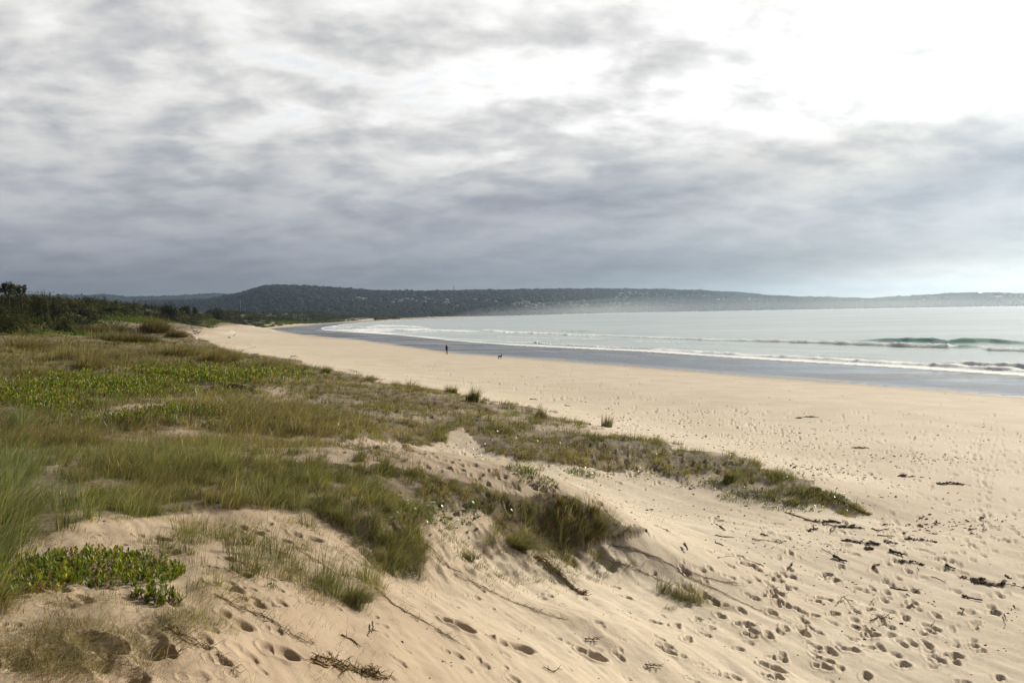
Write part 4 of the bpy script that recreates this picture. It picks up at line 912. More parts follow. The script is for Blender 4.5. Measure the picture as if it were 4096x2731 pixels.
for hd, n_, rad, Xr in ((hA, 30000, 7.0, (560, 5400)), (hB, 9000, 9.5, (-1500, 1250))):
    X = rng.uniform(*Xr, n_); S = np.concatenate([rng.uniform(0, 1.03, int(n_ * .8)), rng.uniform(.93, 1.04, n_ - int(n_ * .8))])
    x, y, z = hill_at(hd, X, S)
    d2 = np.full(len(x), 1e9)
    for a, b in zip(hx, hy): 
        rr_ = math.hypot(a, b); ux, uy = a / rr_, b / rr_; al = (x - a) * ux + (y - b) * uy; ac = (x - a) * uy - (y - b) * ux
        d2 = np.minimum(d2, np.where((al < 12) & (al > -70), np.abs(ac) - 9, 1e9))
    kp = (d2 > 0) & (z > .5); x, y, z = x[kp], y[kp], z[kp]; n = len(x)
    R_ = rad * rng.uniform(.6, 1.35, n) * np.where(fbm(x / 60, y / 60, 2, 33) > .6, 1.25, 1)
    col = np.array([.007, .010, .009]) * rng.uniform(.7, 1.3, (n, 1))
    prt.append(blobs(x, y, z + R_ * .35, R_, R_ * .85, col))
V_, F_, C_ = merge(prt); M_far = leaf_mat('far_forest', .9, 0.0, .1)
o = mesh_np('forest', V_, F_, M_far, cols=C_); tag(o, kind='stuff')

# houses on the hill: walls, a hipped roof and dark windows
M_wall = simple_mat('house_wall', (.32, .31, .28), .8, .1, .5); M_roof = simple_mat('house_roof', (.50, .51, .53), .45, .15, .5); M_roofw = simple_mat('pale_roof', (.72, .73, .74), .3, .05, .5)
M_win = simple_mat('window_glass', (.03, .035, .04), .2, .1, 1, .6)
def house_meshes(w_, d_, h_, nm, mroof):
    a, b = w_ / 2, d_ / 2
    v = np.array([(-a,-b,0),(a,-b,0),(a,b,0),(-a,b,0),(-a,-b,h_),(a,-b,h_),(a,b,h_),(-a,b,h_)], float)
    f = np.array([(0,1,5,4),(1,2,6,5),(2,3,7,6),(3,0,4,7),(4,5,6,7),(3,2,1,0)])
    wall = mesh_np('wall', v, f, M_wall, link=False)
    e_ = .7; r = h_ + 1.9
    v = np.array([(-a-e_,-b-e_,h_+.02),(a+e_,-b-e_,h_+.02),(a+e_,b+e_,h_+.02),(-a-e_,b+e_,h_+.02),(-a*.45,0,r),(a*.45,0,r)], float)
    roof = mesh_np('roof', v, [np.array([(0,1,5,4),(2,3,4,5)]), np.array([(1,2,5),(3,0,4)]), np.array([(3,2,1,0)])], mroof, link=False)
    return wall, roof
def window_mesh(x0, x1, z0, z1, b):
    v = np.array([(x0,-b-.06,z0),(x1,-b-.06,z0),(x1,-b-.06,z1),(x0,-b-.06,z1),(x0,-b+.02,z0),(x1,-b+.02,z0),(x1,-b+.02,z1),(x0,-b+.02,z1)], float)
    f = np.array([(0,1,2,3),(4,7,6,5),(0,4,5,1),(3,2,6,7),(0,3,7,4),(1,5,6,2)]); return mesh_np('window', v, f, M_win, link=False)
HM = [house_meshes(15, 9, 3.2, 'a', M_roof), house_meshes(12, 9, 5.6, 'b', M_roof), house_meshes(17, 10, 3.4, 'c', M_roofw)]
HW = [(window_mesh(-5.5, -1.5, .9, 2.5, 4.5), window_mesh(1.5, 5.5, .9, 2.5, 4.5)), (window_mesh(-4.5, -1, 3.5, 5, 4.5), window_mesh(1, 4.5, 3.5, 5, 4.5)), (window_mesh(-6.5, -1.5, .9, 2.6, 5), window_mesh(1.5, 6.5, .9, 2.6, 5))]
HL = ['grey roofed house among trees on the left shoulder of the wooded hill','grey roofed house in the row halfway down the hill left of the mast','grey roofed house scattered on the wooded slope below the radio mast','small house in the cluster at the hill foot right of the mast',
      'pale house in the densest bright cluster high under the ridge','small house low on the slope under the densest bright cluster','faint house in the thin string right of the bright hillside cluster, in the mist','faint grey roofed house on the hazy right headland',
      'bright white roofed house near the top of the right headland','bright white roof halfway down the right headland, beside the pale cleared gully','widest bright white roof at the right edge of the headland']
for q, (x, y, z, s_, c_, X) in enumerate(hp):
    t3 = 2 if c_ in (8, 9, 10) or (c_ == 4 and q % 2 == 0) else q % 2
    e = empty('house', (x, y, z - .4), HL[c_], 'house', 'houses on the hill, cluster %s' % 'abcdefghijk'[c_] if c_ < 8 else None, rz=-math.atan2(x, y) + random.uniform(-.35, .35))
    e.scale = (s_ * 1.25,) * 3
    for m_ in HM[t3] + HW[t3]:
        o = bpy.data.objects.new(m_.name.split('.')[0], m_); COL.objects.link(o); o.parent = e
# pale gully of bare ground beside the right houses is part of the hill: a strip of sand
M_metal = simple_mat('mast_steel', (.10, .10, .11), .6, .1, 1)
x, y, z = hill_at(hA, np.array([1818.]), np.array([.98])); x, y, z = x[0], y[0], z[0]
_, _, zt = at_d(np.array(1815.), np.array(1144.), math.hypot(x, y))
e = empty('radio_mast', (x, y, z - 1), 'thin grey radio mast standing on the wooded ridge', 'mast')
hm = float(zt) - z + 1
V_, F_, _c = tube([(0, 0, 0), (0, 0, hm * .6), (0, 0, hm)], [1.3, 1.0, .9], 8); mesh_np('tower', V_, F_, M_metal, parent=e)
V_, F_, _c = tube([(0, 0, hm * .72), (0, 0, hm * .98)], [1.7, 1.7], 8); mesh_np('antenna', V_, F_, M_metal, parent=e)
x, y, z = at_d(np.array(961.), np.array(1214.), 1900.)
V_, F_, _c = tube([(0, 0, -16), (0, 0, 0), (0, 0, 9.5)], [.5, .45, .35], 8, )
M_pole = simple_mat('pale_pole', (.30, .33, .36), .6, .05, 1)
e = empty('flag_pole', (float(x), float(y), float(z) - 1), 'faint pale pole standing before the dark hill above the scrub', 'pole'); mesh_np('shaft', V_, F_, M_pole, parent=e)
V_, F_, _c = tube([(0, 0, 9.4), (0, 0, 10.3)], [.5, .2], 8); mesh_np('finial', V_, F_, M_pole, parent=e)

# ------------------------------------------------------------------ coastal scrub
def cards(cx, cy, cz, size, nrm, col):
    """small leaf clusters: bent quads facing roughly nrm"""
    n = len(cx); u = np.cross(nrm, rng.normal(0, 1, (n, 3))); u /= np.linalg.norm(u, axis=1, keepdims=True) + 1e-9; v = np.cross(nrm, u)
    P0 = np.stack([cx, cy, cz], -1); s = size[:, None]; asp = rng.uniform(.45, .9, (n, 1))
    V_ = np.stack([P0 - u * s, P0 - v * s * asp + nrm * s * .2, P0 + u * s, P0 + v * s * asp + nrm * s * .2], 1)
    f = np.array([(0, 1, 2), (0, 2, 3)]); return V_.reshape(-1, 3), (np.arange(n)[:, None, None] * 4 + f[None]).reshape(-1, 3), np.repeat(col, 4, 0)
def shrub_cards(x, y, z, R, Hh, k_, csize, col, lean=.25):
    """k_ cards for each dome shaped shrub with a lumpy outline"""
    n = len(x); i = np.repeat(np.arange(n), k_); m_ = len(i)
    d = rng.normal(0, 1, (m_, 3)); d[:, 2] = np.abs(d[:, 2]) * 1.0 + .02; d /= np.linalg.norm(d, axis=1, keepdims=True)
    lump = 1 + .34 * np.sin(d[:, 0] * 4.1 + i * 1.7) * np.sin(d[:, 1] * 3.7 + i) + .16 * np.sin(d[:, 2] * 9 + i * 2.3 + d[:, 0] * 7)
    rr_ = lump * rng.uniform(.62, 1.02, m_) ** .6
    cz = z[i] + d[:, 2] * Hh[i] * rr_; cx = x[i] + d[:, 0] * R[i] * rr_ - (cz - z[i]) * lean; cy = y[i] + d[:, 1] * R[i] * rr_
    nr = d + rng.normal(0, .45, (m_, 3)); nr /= np.linalg.norm(nr, axis=1, keepdims=True)
    return cards(cx, cy, cz, csize[i] * rng.uniform(.6, 1.4, m_), nr, col[i] * rng.uniform(.7, 1.35, (m_, 1)))
SC = [np.array(q) for q in [(.060,.062,.026),(.045,.050,.022),(.075,.070,.030),(.038,.044,.022),(.085,.095,.028)]]
rb_x = [-900, 0, 300, 600, 790, 1000, 1300, 1700, 2100]; rb_r = [120, 150, 220, 330, 430, 680, 1150, 2300, 2900]
def shrub_field(n, th0, th1, f0, f1, R0, R1, h0, h1, k_, cs):
    th = rng.uniform(th0, th1, n); X = 2048 + np.tan(th) * 3280
    rbase = np.interp(X, rb_x, rb_r); u = rng.uniform(0, 1, n); r = rbase * (f0 + (f1 - f0) * u)
    x, y = r * np.sin(th), r * np.cos(th); z = ground_z(x, y)
    big = fbm(x / 14, y / 14, 2, 55); sc = (.25 + .95 * big)
    sh = 1 + .0 * r; R_ = rng.uniform(R0, R1, n) * sc; Hh = rng.uniform(h0, h1, n) * sc * sstep(0.0, .12, u + .02) 
    Hh = np.maximum(Hh, .7)
    col = np.array(SC)[rng.choice(5, n, p=[.3, .25, .2, .15, .1])] * (.8 + .5 * fbm(x / 30, y / 30, 2, 56))[:, None]
    return shrub_cards(x, y, z - .1, R_, Hh, k_, np.maximum(cs, r / 820 * .55), col)
prt = [shrub_field(900, -.80, -.40, 1.0, 1.9, 1.2, 4.4, 1.0, 4.2, 300, .19),
       shrub_field(900, -.55, -.30, 1.0, 2.1, 1.8, 5.6, 1.2, 5.4, 150, .27),
       shrub_field(1400, -.40, -.16, 1.0, 1.9, 3.0, 6.0, 2.2, 4.6, 50, .4),
       shrub_field(1400, -.24, .02, 1.0, 1.5, 5, 10, 3.0, 6.0, 34, .8)]
# the far side of the bay: low wood behind the beach
n = 6000; X = rng.uniform(1500, 4500, n); r_w = []
d_ = ray(X, np.interp(X, WUx, WUy)); rW = -H / d_[:, 2] * np.hypot(d_[:, 0], d_[:, 1])
r_ = rW * rng.uniform(1.04, 1.30, n) + rng.uniform(20, 60, n); th = np.arctan2(d_[:, 0], d_[:, 1]); x, y = r_ * np.sin(th), r_ * np.cos(th); z = ground_z(x, y); kp = z > .6
x, y, z = x[kp], y[kp], z[kp]; n = len(x); R_ = rng.uniform(.6, 1.3, n) * np.clip(np.hypot(x, y) / 400, 3, 10)
prt.append(blobs(x, y, z + R_ * .3, R_, R_ * .7, np.array([.055, .062, .028]) * rng.uniform(.7, 1.4, (n, 1))))
# prostrate bright green creeper along the foot of the scrub
for (X, Y, ax, ay, n_) in [(400,1308,330,9,900),(900,1297,260,5,700),(200,1296,80,14,260),(100,1302,60,8,160),(1250,1287,200,3,500),(160,1330,120,8,200),(650,1303,200,6,500)]:
    XX = rng.normal(X, ax * .5, n_); YY = Y + rng.normal(0, ay * .5, n_); zz = np.full(n_, 4.5)
    th = thX(XX); rb = np.interp(XX, rb_x, rb_r) * rng.uniform(.84, 1.04, n_); x, y = rb * np.sin(th), rb * np.cos(th); z = ground_z(x, y)
    prt.append(shrub_cards(x, y, z - .15, rng.uniform(1.5, 3.2, n_), rng.uniform(.35, .8, n_), 26, np.maximum(.16, rb / 820 * .5), np.array([[.095, .13, .025]]) * rng.uniform(.6, 1.2, (n_, 1))))
V_, F_, C_ = merge(prt); print('scrub tris', len(F_))
o = mesh_np('coastal_scrub', V_, F_, M_scrub, cols=C_); tag(o, kind='stuff')

def tree(X, Ytop, Ybase, wpx, dist, label, name='coastal_tree', cat='tree', group=None, trunk=.26, kind='umbrella', col=0, lean=.1, seed=1, nc=900, stems=3):
    """X, Ytop, Ybase, wpx in photo pixels; dist in metres"""
    rg = np.random.default_rng(seed)
    x, y, zt = (float(v) for v in at_d(np.array(float(X)), np.array(float(Ytop)), dist)); _, _, zb = at_d(np.array(float(X)), np.array(float(Ybase)), dist); zb = float(zb)
    gz = float(ground_z(np.array(x), np.array(y))); zb = max(gz - .1, zb - 1.0)
    Ht = zt - zb; W_ = wpx / F * dist / 2; e = empty(name, (x, y, zb), label, cat, group)
    # trunk and limbs as one piece
    ch = (Ybase - Ytop) * .92 / F * dist; cb = Ht - ch; st = []; tips = []
    for s_ in range(stems):
        a = s_ * 6.28 / stems + rg.uniform(-.4, .4); w0 = .035 * ch
        pts = [(math.cos(a) * .1, math.sin(a) * .1, gz - zb - .3), (math.cos(a) * W_ * .10, math.sin(a) * W_ * .10, cb * .85), (math.cos(a) * W_ * .30, math.sin(a) * W_ * .30, cb + ch * .2), (math.cos(a) * W_ * .55, math.sin(a) * W_ * .55, cb + ch * .55)]
        st.append(tube(pts, [w0 * 1.6, w0 * 1.2, w0 * .8, w0 * .3], 7)); tips.append(pts[-1])
        for b_ in range(3):
            a2 = a + rg.uniform(-.9, .9); q = (math.cos(a2) * W_ * .6, math.sin(a2) * W_ * .6, cb + ch * rg.uniform(.3, .8))
            st.append(tube([pts[2], q], [w0 * .7, w0 * .25], 5)); tips.append(q)
    V_, F_, C_ = merge(st); mesh_np('trunk', V_, F_, M_bark, parent=e)
    tips = np.array(tips + [(lambda a_q, u_q: (W_ * .72 * math.sqrt(max(0, 1 - (2 * u_q - .9) ** 2)) * math.cos(a_q), W_ * .72 * math.sqrt(max(0, 1 - (2 * u_q - .9) ** 2)) * math.sin(a_q), cb + ch * (.05 + .72 * u_q)))(rg.uniform(0, 6.28), rg.uniform(.05, .95)) for _ in range(22)])
    nt = len(tips); i = rg.integers(0, nt, nc); rad = W_ * .36 * rg.uniform(.6, 1.25, nt)
    d = rg.normal(0, 1, (nc, 3)); d /= np.linalg.norm(d, axis=1, keepdims=True); q = rg.uniform(.3, 1, nc) ** .6
    c3 = tips[i] + d * (rad[i] * q)[:, None] * np.array([1, 1, .75]); c3[:, 2] = np.minimum(c3[:, 2], Ht * 1.02)
    nr = d + rg.normal(0, .5, (nc, 3)); nr /= np.linalg.norm(nr, axis=1, keepdims=True)
    cc = SC[col][None] * rg.uniform(.7, 1.4, (nc, 1)) * rg.uniform(.8, 1.2, nt)[i][:, None]
    V_, F_, C_ = cards(c3[:, 0], c3[:, 1], c3[:, 2], np.full(nc, max(.10, dist / 820 * .55)) * rg.uniform(.6, 1.5, nc), nr, cc)
    mesh_np('crown', V_, F_, M_scrub, cols=C_, parent=e); return e
tree(30, 1115, 1180, 60, 235, 'taller of the two skyline trees at the far left, round crown on forked stems', seed=3, nc=1500, lean=.0)
tree(82, 1133, 1178, 42, 240, 'shorter skyline tree just right of the taller one, open crown on thin stems', seed=5, nc=800, stems=4)
def bush(X, Ytop, wpx, dist, label, col=3, seed=1, k_=3000, lean=.15, hf=1.0):
    x, y, zt = (float(v) for v in at_d(np.array(float(X)), np.array(float(Ytop)), dist)); gz = float(ground_z(np.array(x), np.array(y))) - .1
    e = empty('coastal_shrub', (x, y, gz), label, 'shrub', 'prominent shrubs rising out of the coastal scrub')
    Hh = max(zt - gz, 1.0); W_ = wpx / F * dist / 2; o_ = np.zeros(1)
    parts_ = []
    for s_ in range(5):
        parts_.append(shrub_cards(np.array([random.uniform(-.4, .4) * W_]), np.array([random.uniform(-.4, .4) * W_]), o_, np.array([W_ * random.uniform(.55, .9)]), np.array([Hh * (1 if s_ == 0 else random.uniform(.6, .95))]), k_ // 5, np.array([max(.11, dist / 820 * .5)]), SC[col][None], lean=lean * .4))
    V_, F_, C_ = merge(parts_); mesh_np('crown', V_, F_, M_scrub, cols=C_, parent=e)
    V_, F_, C_ = tube([(0, 0, -.2), (.1, 0, Hh * .4), (-.1, .1, Hh * .8)], [.16, .1, .04], 6); mesh_np('trunk', V_, F_, M_bark, parent=e)
for q, b_ in enumerate([
    (75, 1172, 120, 200, 'dark rounded shrub directly below the shorter skyline tree', 1),
    (152, 1172, 34, 215, 'pointed reddish green shrub top, left of the pair over the dark thicket', 2),
    (188, 1170, 40, 215, 'pointed shrub top, right of the pair over the dark thicket', 2),
    (165, 1186, 84, 205, 'large nearly black thicket on the skyline right of the two trees', 3),
    (222, 1188, 50, 230, 'round dark shrub at the right end of the black thicket', 3),
    (10, 1162, 60, 190, 'shrub at the left edge under the taller skyline tree', 0),
    (360, 1198, 60, 330, 'flat topped shrub on the skyline above the straw tussocks', 1),
    (450, 1222, 60, 290, 'dark leaning shrub in the middle of the scrub slope', 3),
    (688, 1213, 44, 430, 'tall dark tree like shrub standing out of the scrub near the beach corner', 3),
    (660, 1222, 40, 430, 'round crowned shrub touching the left side of the tall dark one', 1),
    (740, 1224, 44, 470, 'broad dark shrub right of the tall dark one', 3),
    (780, 1232, 26, 480, 'small round shrub between two broad dark ones', 1),
    (880, 1232, 60, 600, 'dark flat crowned shrub standing apart nearer the beach on the right', 3),
    (40, 1230, 150, 150, 'broad olive shrub lowest on the slope at the left edge', 0),
    (260, 1262, 60, 210, 'small olive shrub above the patch of bright creeper', 4)]): bush(*b_[:5], col=b_[5], seed=q)

# ------------------------------------------------------------------ people and dog
def skin_body(name, verts, edges, rad, mats, face_mat, parent, sub=2, root=0):
    me = bpy.data.meshes.new(name); me.from_pydata(verts, edges, []); o = bpy.data.objects.new(name, me); COL.objects.link(o)
    md = o.modifiers.new('s', 'SKIN'); md.use_smooth_shade = True
    for i, r_ in enumerate(rad):
        sv_ = me.skin_vertices[0].data[i]; sv_.radius = r_ if isinstance(r_, tuple) else (r_, r_); sv_.use_root = (i == root)
    ms_ = o.modifiers.new('d', 'SUBSURF'); ms_.levels = sub; ms_.render_levels = sub
    dg = bpy.context.evaluated_depsgraph_get(); nm_ = bpy.data.meshes.new_from_object(o.evaluated_get(dg))
    o.modifiers.clear(); o.data = nm_; bpy.data.meshes.remove(me); nm_.name = name
    nm_.materials.clear()
    for m_ in mats: nm_.materials.append(m_)
    for f in nm_.polygons: f.material_index = face_mat(f.center); f.use_smooth = True
    o.parent = parent; return o
M_skin = simple_mat('skin', (.42, .25, .17), .6, .05, 5); M_trous = simple_mat('dark_trousers', (.018, .018, .022), .8, .2, 6); M_vest = simple_mat('black_vest', (.014, .014, .016), .7, .2, 6)
M_sleeve = simple_mat('grey_sleeve', (.30, .29, .28), .85, .1, 6); M_hair = simple_mat('brown_hair', (.11, .045, .025), .6, .2, 12); M_shoe = simple_mat('brown_shoe', (.09, .065, .035), .8, .1, 8)
M_tan = simple_mat('tan_clothes', (.28, .20, .14), .8, .1, 6); M_black = simple_mat('dog_fur', (.012, .011, .011), .7, .3, 20)
def person(X, Y, label, face, cloth, hscale=1.0, rz=0.0, group=None, vest=True):
    g = at_ground(X, Y); e = empty('person', g, label, 'person', group, rz=rz); e.scale = (hscale,) * 3
    # x right, -y towards the viewer when rz = 0; walking away, weight on the left leg
    Vv = [(0,0,.94),(0,-.01,1.12),(0,0,1.30),(0,0,1.44),(0,.01,1.52),(0,.02,1.60),(0,.02,1.69),
          (-.10,.0,.88),(-.13,.10,.50),(-.17,.16,.09),(-.18,.27,.03),
          (.10,.0,.88),(.15,-.06,.49),(.21,-.24,.13),(.27,-.20,.04),
          (-.18,0,1.40),(-.24,-.04,1.14),(-.23,.06,.92),(-.22,.09,.84),
          (.18,0,1.40),(.25,.02,1.15),(.19,.14,.98),(.16,.20,.94),
          (0,.105,1.60),(-.035,.06,.0)]
    Vv = Vv[:24]
    E = [(0,1),(1,2),(2,3),(3,4),(4,5),(5,6),(0,7),(7,8),(8,9),(9,10),(0,11),(11,12),(12,13),(13,14),(3,15),(15,16),(16,17),(17,18),(3,19),(19,20),(20,21),(21,22),(5,23)]
    Rr = [(.13,.10),(.125,.09),(.15,.10),(.12,.08),.05,.085,.07,.085,.062,.042,.04,.085,.062,.042,.04,.062,.042,.034,.036,.062,.042,.034,.036,.028]
    mats = cloth
    def fm_(c):
        if c.z > 1.47: return 0
        if abs(c.x) > .165 and c.z > .9: return 2
        if .80 < c.z < .9 and abs(c.x) > .19: return 0
        if c.z > .93: return 1
        return 4 if c.z < .11 else 3
    skin_body('body', Vv, E, Rr, mats, fm_, e)
    n_ = 14; hv = []; th_ = np.linspace(0, math.pi, 9); ph = np.linspace(0, 2 * math.pi, 15)[:-1]
    V_ = np.array([(.098 * math.sin(a) * math.cos(b) , -.012 + .108 * math.sin(a) * math.sin(b) + (.0 if math.sin(b) < 0 else -.03 * math.sin(b)), 1.655 + .115 * math.cos(a) - (.12 if a > 1.7 and math.sin(b) < .3 else 0)) for a in th_ for b in ph])
    ii = np.arange(len(V_)).reshape(9, 14); q = np.stack([ii[:-1], ii[1:], np.roll(ii, -1, 1)[1:], np.roll(ii, -1, 1)[:-1]], -1).reshape(-1, 4)
    mesh_np('hair', V_, q, M_hair, smooth=True, parent=e)
    # two eyes
    for s_ in (-1, 1):
        vv, ff = IV * .012 + np.array([s_ * .033, .098, 1.625]), IF; mesh_np('eye', vv, ff, M_vest, parent=e)
    if vest:
        rings = [(1.44,.10,.08),(1.40,.165,.115),(1.25,.172,.130),(1.08,.150,.118),(.95,.165,.128),(.90,.17,.13)]
        V_ = np.array([(a * math.cos(t_), -.005 + b * math.sin(t_), z_) for z_, a, b in rings for t_ in np.linspace(0, 2 * math.pi, 17)[:-1]]); ii = np.arange(len(V_)).reshape(len(rings), 16)
        q = np.stack([ii[:-1], ii[1:], np.roll(ii, -1, 1)[1:], np.roll(ii, -1, 1)[:-1]], -1).reshape(-1, 4); mesh_np('vest', V_, q, cloth[1], smooth=True, parent=e)
    return e
person(1787, 1418, 'person in black vest with pale sleeves and dark trousers walking at the wet sand edge', 0, [M_skin, M_vest, M_sleeve, M_trous, M_shoe], 1.0, rz=-.35)
GP = 'pairs of distant walkers on the far beach'
M_blue = simple_mat('blue_clothes', (.08, .10, .14), .8, .1, 6); M_dk = simple_mat('dark_clothes', (.04, .035, .03), .8, .1, 6)
for X, Y, cl_, lab in [(1229,1293.5,M_blue,'left walker in bluish clothes of the nearest far pair, left end of the bay'),(1233,1293,M_tan,'right walker in brown clothes of the nearest far pair, left end of the bay'),
                       (1334,1289.5,M_dk,'left walker in dark clothes of the middle far pair by the wet sand'),(1338,1290,M_tan,'right walker in brown clothes of the middle far pair by the wet sand'),
                       (1441,1284.5,M_dk,'left walker of the farthest pair on the beach'),(1444.5,1284.5,M_tan,'right walker of the farthest pair on the beach')]:
    person(X, Y, lab, 0, [M_skin, cl_, cl_, M_dk, M_dk], 1.0, rz=random.uniform(-.5, .5), group=GP, vest=False)
# dog, seen from the side, head up to the right
g = at_ground(2000, 1436); e = empty('dog', g, 'small black dog with pricked ears standing at the edge of the wet sand', 'dog', rz=.25); e.scale = (.85,) * 3
Vv = [(-.26,0,.50),(-.08,0,.52),(.12,0,.51),(.24,0,.55),(.31,0,.70),(.36,0,.78),(.47,.02,.75),
      (-.26,-.07,.36),(-.31,-.07,.22),(-.22,-.07,.03),(-.24,.07,.36),(-.17,.07,.22),(-.12,.07,.08),
      (.20,-.07,.36),(.22,-.07,.19),(.21,-.07,.02),(.18,.07,.36),(.16,.07,.19),(.20,.07,.03),(-.36,0,.50),(-.44,0,.40),(-.27,-.07,.02)]
E = [(0,1),(1,2),(2,3),(3,4),(4,5),(5,6),(0,7),(7,8),(8,9),(0,10),(10,11),(11,12),(3,13),(13,14),(14,15),(3,16),(16,17),(17,18),(0,19),(19,20)]
Vv = Vv[:21]; Rr = [.13,.125,.14,.13,.085,.08,.035,.075,.04,.032,.075,.04,.032,.06,.036,.032,.06,.036,.032,.04,.02]
skin_body('body', Vv, E, Rr, [M_black, M_shoe], lambda c: 1 if c.z < .2 else 0, e, root=1)
for s_ in (-1, 1):
    V_ = np.array([(.32, s_ * .02, .83), (.32, s_ * .075, .81), (.36, s_ * .05, .82), (.33, s_ * .055, .95)]); mesh_np('ear', V_, np.array([(0, 1, 3), (1, 2, 3), (2, 0, 3), (0, 2, 1)]), M_black, parent=e)

# ------------------------------------------------------------------ debris, runners, driftwood
M_wood = simple_mat('driftwood', (.085, .060, .042), .85, .4, 18); M_weed = simple_mat('dry_seaweed', (.095, .064, .042), .8, .5, 25); M_run = simple_mat('runner_stem', (.19, .12, .06), .8, .35, 30); M_white = simple_mat('bleached_stick', (.62, .57, .50), .7, .1, 20)
M_orange = simple_mat('orange_kelp', (.30, .14, .03), .6, .3, 12)
def chips(x, y, z, L, W, T_, az, pit, mat_c):
    n = len(x); v = np.array([(-1,-1,-1),(1,-.7,-1),(1,.8,-1),(-1,1,-1),(-.8,-.7,1),(.8,-.6,1),(.9,.6,1),(-.7,.8,1)], float)[None] * rng.uniform(.6, 1.2, (n, 8, 3)) * .5
    v = v * np.stack([L, W, T_], -1)[:, None]; c, s_ = np.cos(az)[:, None], np.sin(az)[:, None]
    vz = v[..., 2] + v[..., 0] * np.sin(pit)[:, None]
    V_ = np.stack([x[:, None] + v[..., 0] * c - v[..., 1] * s_, y[:, None] + v[..., 0] * s_ + v[..., 1] * c, z[:, None] + vz + (T_ * .3)[:, None]], -1)
    f = np.array([(0,3,2),(0,2,1),(4,5,6),(4,6,7),(0,1,5),(0,5,4),(1,2,6),(1,6,5),(2,3,7),(2,7,6),(3,0,4),(3,4,7)])
    return V_.reshape(-1, 3), (np.arange(n)[:, None, None] * 8 + f[None]).reshape(-1, 3), np.repeat(mat_c, 8, 0)
DB = [(3300,2180,420,70,.75),(3600,2270,330,80,.65),(3900,2330,260,80,.65),(3700,2450,330,110,.6),(3050,2150,300,70,.6),(3350,2080,180,35,1.0),(2700,2060,300,40,.35),(3200,2330,260,80,.35),(3850,2500,260,130,.4)]
DW = [(3200,1740,600,16,.5),(2700,1650,500,12,.45),(3700,1830,420,26,.6),(3150,1890,260,40,.6),(3500,1960,350,40,.55),(2350,1600,250,8,.55),(2400,1570,350,6,.3),(3700,2080,380,70,.5),(1650,1455,260,7,.5),(1350,1420,250,8,.55),(1050,1385,180,9,.6),(1500,1465,200,6,.4),(1000,1365,180,7,.35),(3950,1700,200,20,.25),(2900,1690,600,40,.28),(3400,1780,600,90,.25),(2000,1525,400,14,.35)]
prt = []
def add_chips(n, th0, th1, r0, r1, pw, dens, Lr, ymin=0, ymax=9999):
    x, y, r = polar_pts(n, th0, th1, r0, r1, pw); z = ground_z(x, y); X, Y = proj(x, y, z)
    kp = (rng.uniform(0, 1, len(x)) < dens(X, Y, x, y)) & (Y > ymin) & (Y < ymax) & (z > .35) & (veg_density(X, Y, x, y) < .4)
    x, y, z, r = x[kp], y[kp], z[kp], r[kp]; n = len(x); L = np.exp(rng.uniform(math.log(Lr[0]), math.log(Lr[1]), n))
    col = np.where(rng.uniform(0, 1, (n, 1)) < .5, np.array([.075, .048, .030]), np.array([.17, .115, .07])) * rng.uniform(.6, 1.5, (n, 1))
    prt.append(chips(x, y, z, L, L * rng.uniform(.15, .6, n), L * rng.uniform(.10, .30, n), rng.normal(.1, .7, n), rng.normal(0, .3, n), col))
clus = lambda x, y, s=90, k_=.45: sstep(k_, k_ + .25, fbm(x / 1.2, y / 1.2, 3, s))
add_chips(26000, -.05, .62, 9, 34, 1.6, lambda X, Y, x, y: ell(X, Y, DB) * (.15 + clus(x, y)) * .8, (.012, .075))
add_chips(9000, -.62, .62, 7, 30, 1.6, lambda X, Y, x, y: .10 + 0 * X, (.008, .04), 2050)
add_chips(48000, -.36, .62, 22, 200, 1.8, lambda X, Y, x, y: ell(X, Y, DW) * (.04 + clus(x / 2.5, y / 2.5, 91)) * .9 + .02 * (Y > 1500), (.03, .15), 0, 2150)
V_, F_, C_ = merge(prt); print('chips', len(F_) // 12); M_chip = leaf_mat('litter', .8, 0.0, .15)
o = mesh_np('beach_litter', V_, F_, M_chip, cols=C_); tag(o, kind='stuff')

def gpt(X, Y, dz=0.0):
    g = at_ground(X, Y); return np.array([g[0], g[1], g[2] + dz])
def wiggle(P_, amp, k_=6):
    out_ = [P_[0]]
    for a, b in zip(P_[:-1], P_[1:]):
        for i in range(1, k_ + 1):
            t_ = i / k_; q = a * (1 - t_) + b * t_; q = q + np.array([random.gauss(0, amp), random.gauss(0, amp), 0]) * (1 if i < k_ else .3); out_.append(q)
    o_ = np.array(out_); gz = ground_z(o_[:, 0], o_[:, 1]); return o_, gz
def stick(px, rad, label, mat=M_wood, name='driftwood_stick', cat='stick', group='sticks washed up on the sand', lift=0.6, twigs=0, amp=.01):
    P_ = [gpt(*q) for q in px]; base_ = P_[0].copy(); o_, gz = wiggle(P_, amp, 4)
    o_[:, 2] = gz + rad * lift + np.abs(np.random.default_rng(int(px[0][0])).normal(0, rad * .5, len(o_)))
    o_ = o_ - base_; rr_ = rad * np.linspace(1, .45, len(o_)) * rng.uniform(.8, 1.2, len(o_))
    V_, F_, _c = tube(o_, rr_, 7); st = [(V_, F_, _c)]
    for t_ in range(twigs):
        i = random.randrange(1, len(o_) - 1); L = rad * random.uniform(5, 12); a = random.uniform(0, 6.28)
        st.append(tube([o_[i], o_[i] + np.array([math.cos(a) * L * .5, math.sin(a) * L * .5, rad * 2]), o_[i] + np.array([math.cos(a) * L, math.sin(a) * L, rad * random.uniform(1, 6)])], [rad * .5, rad * .4, rad * .2], 5))
    V_, F_, _c = merge(st); o = mesh_np(name, V_, F_, mat, smooth=True); o.location = base_; tag(o, label, cat, group); return o
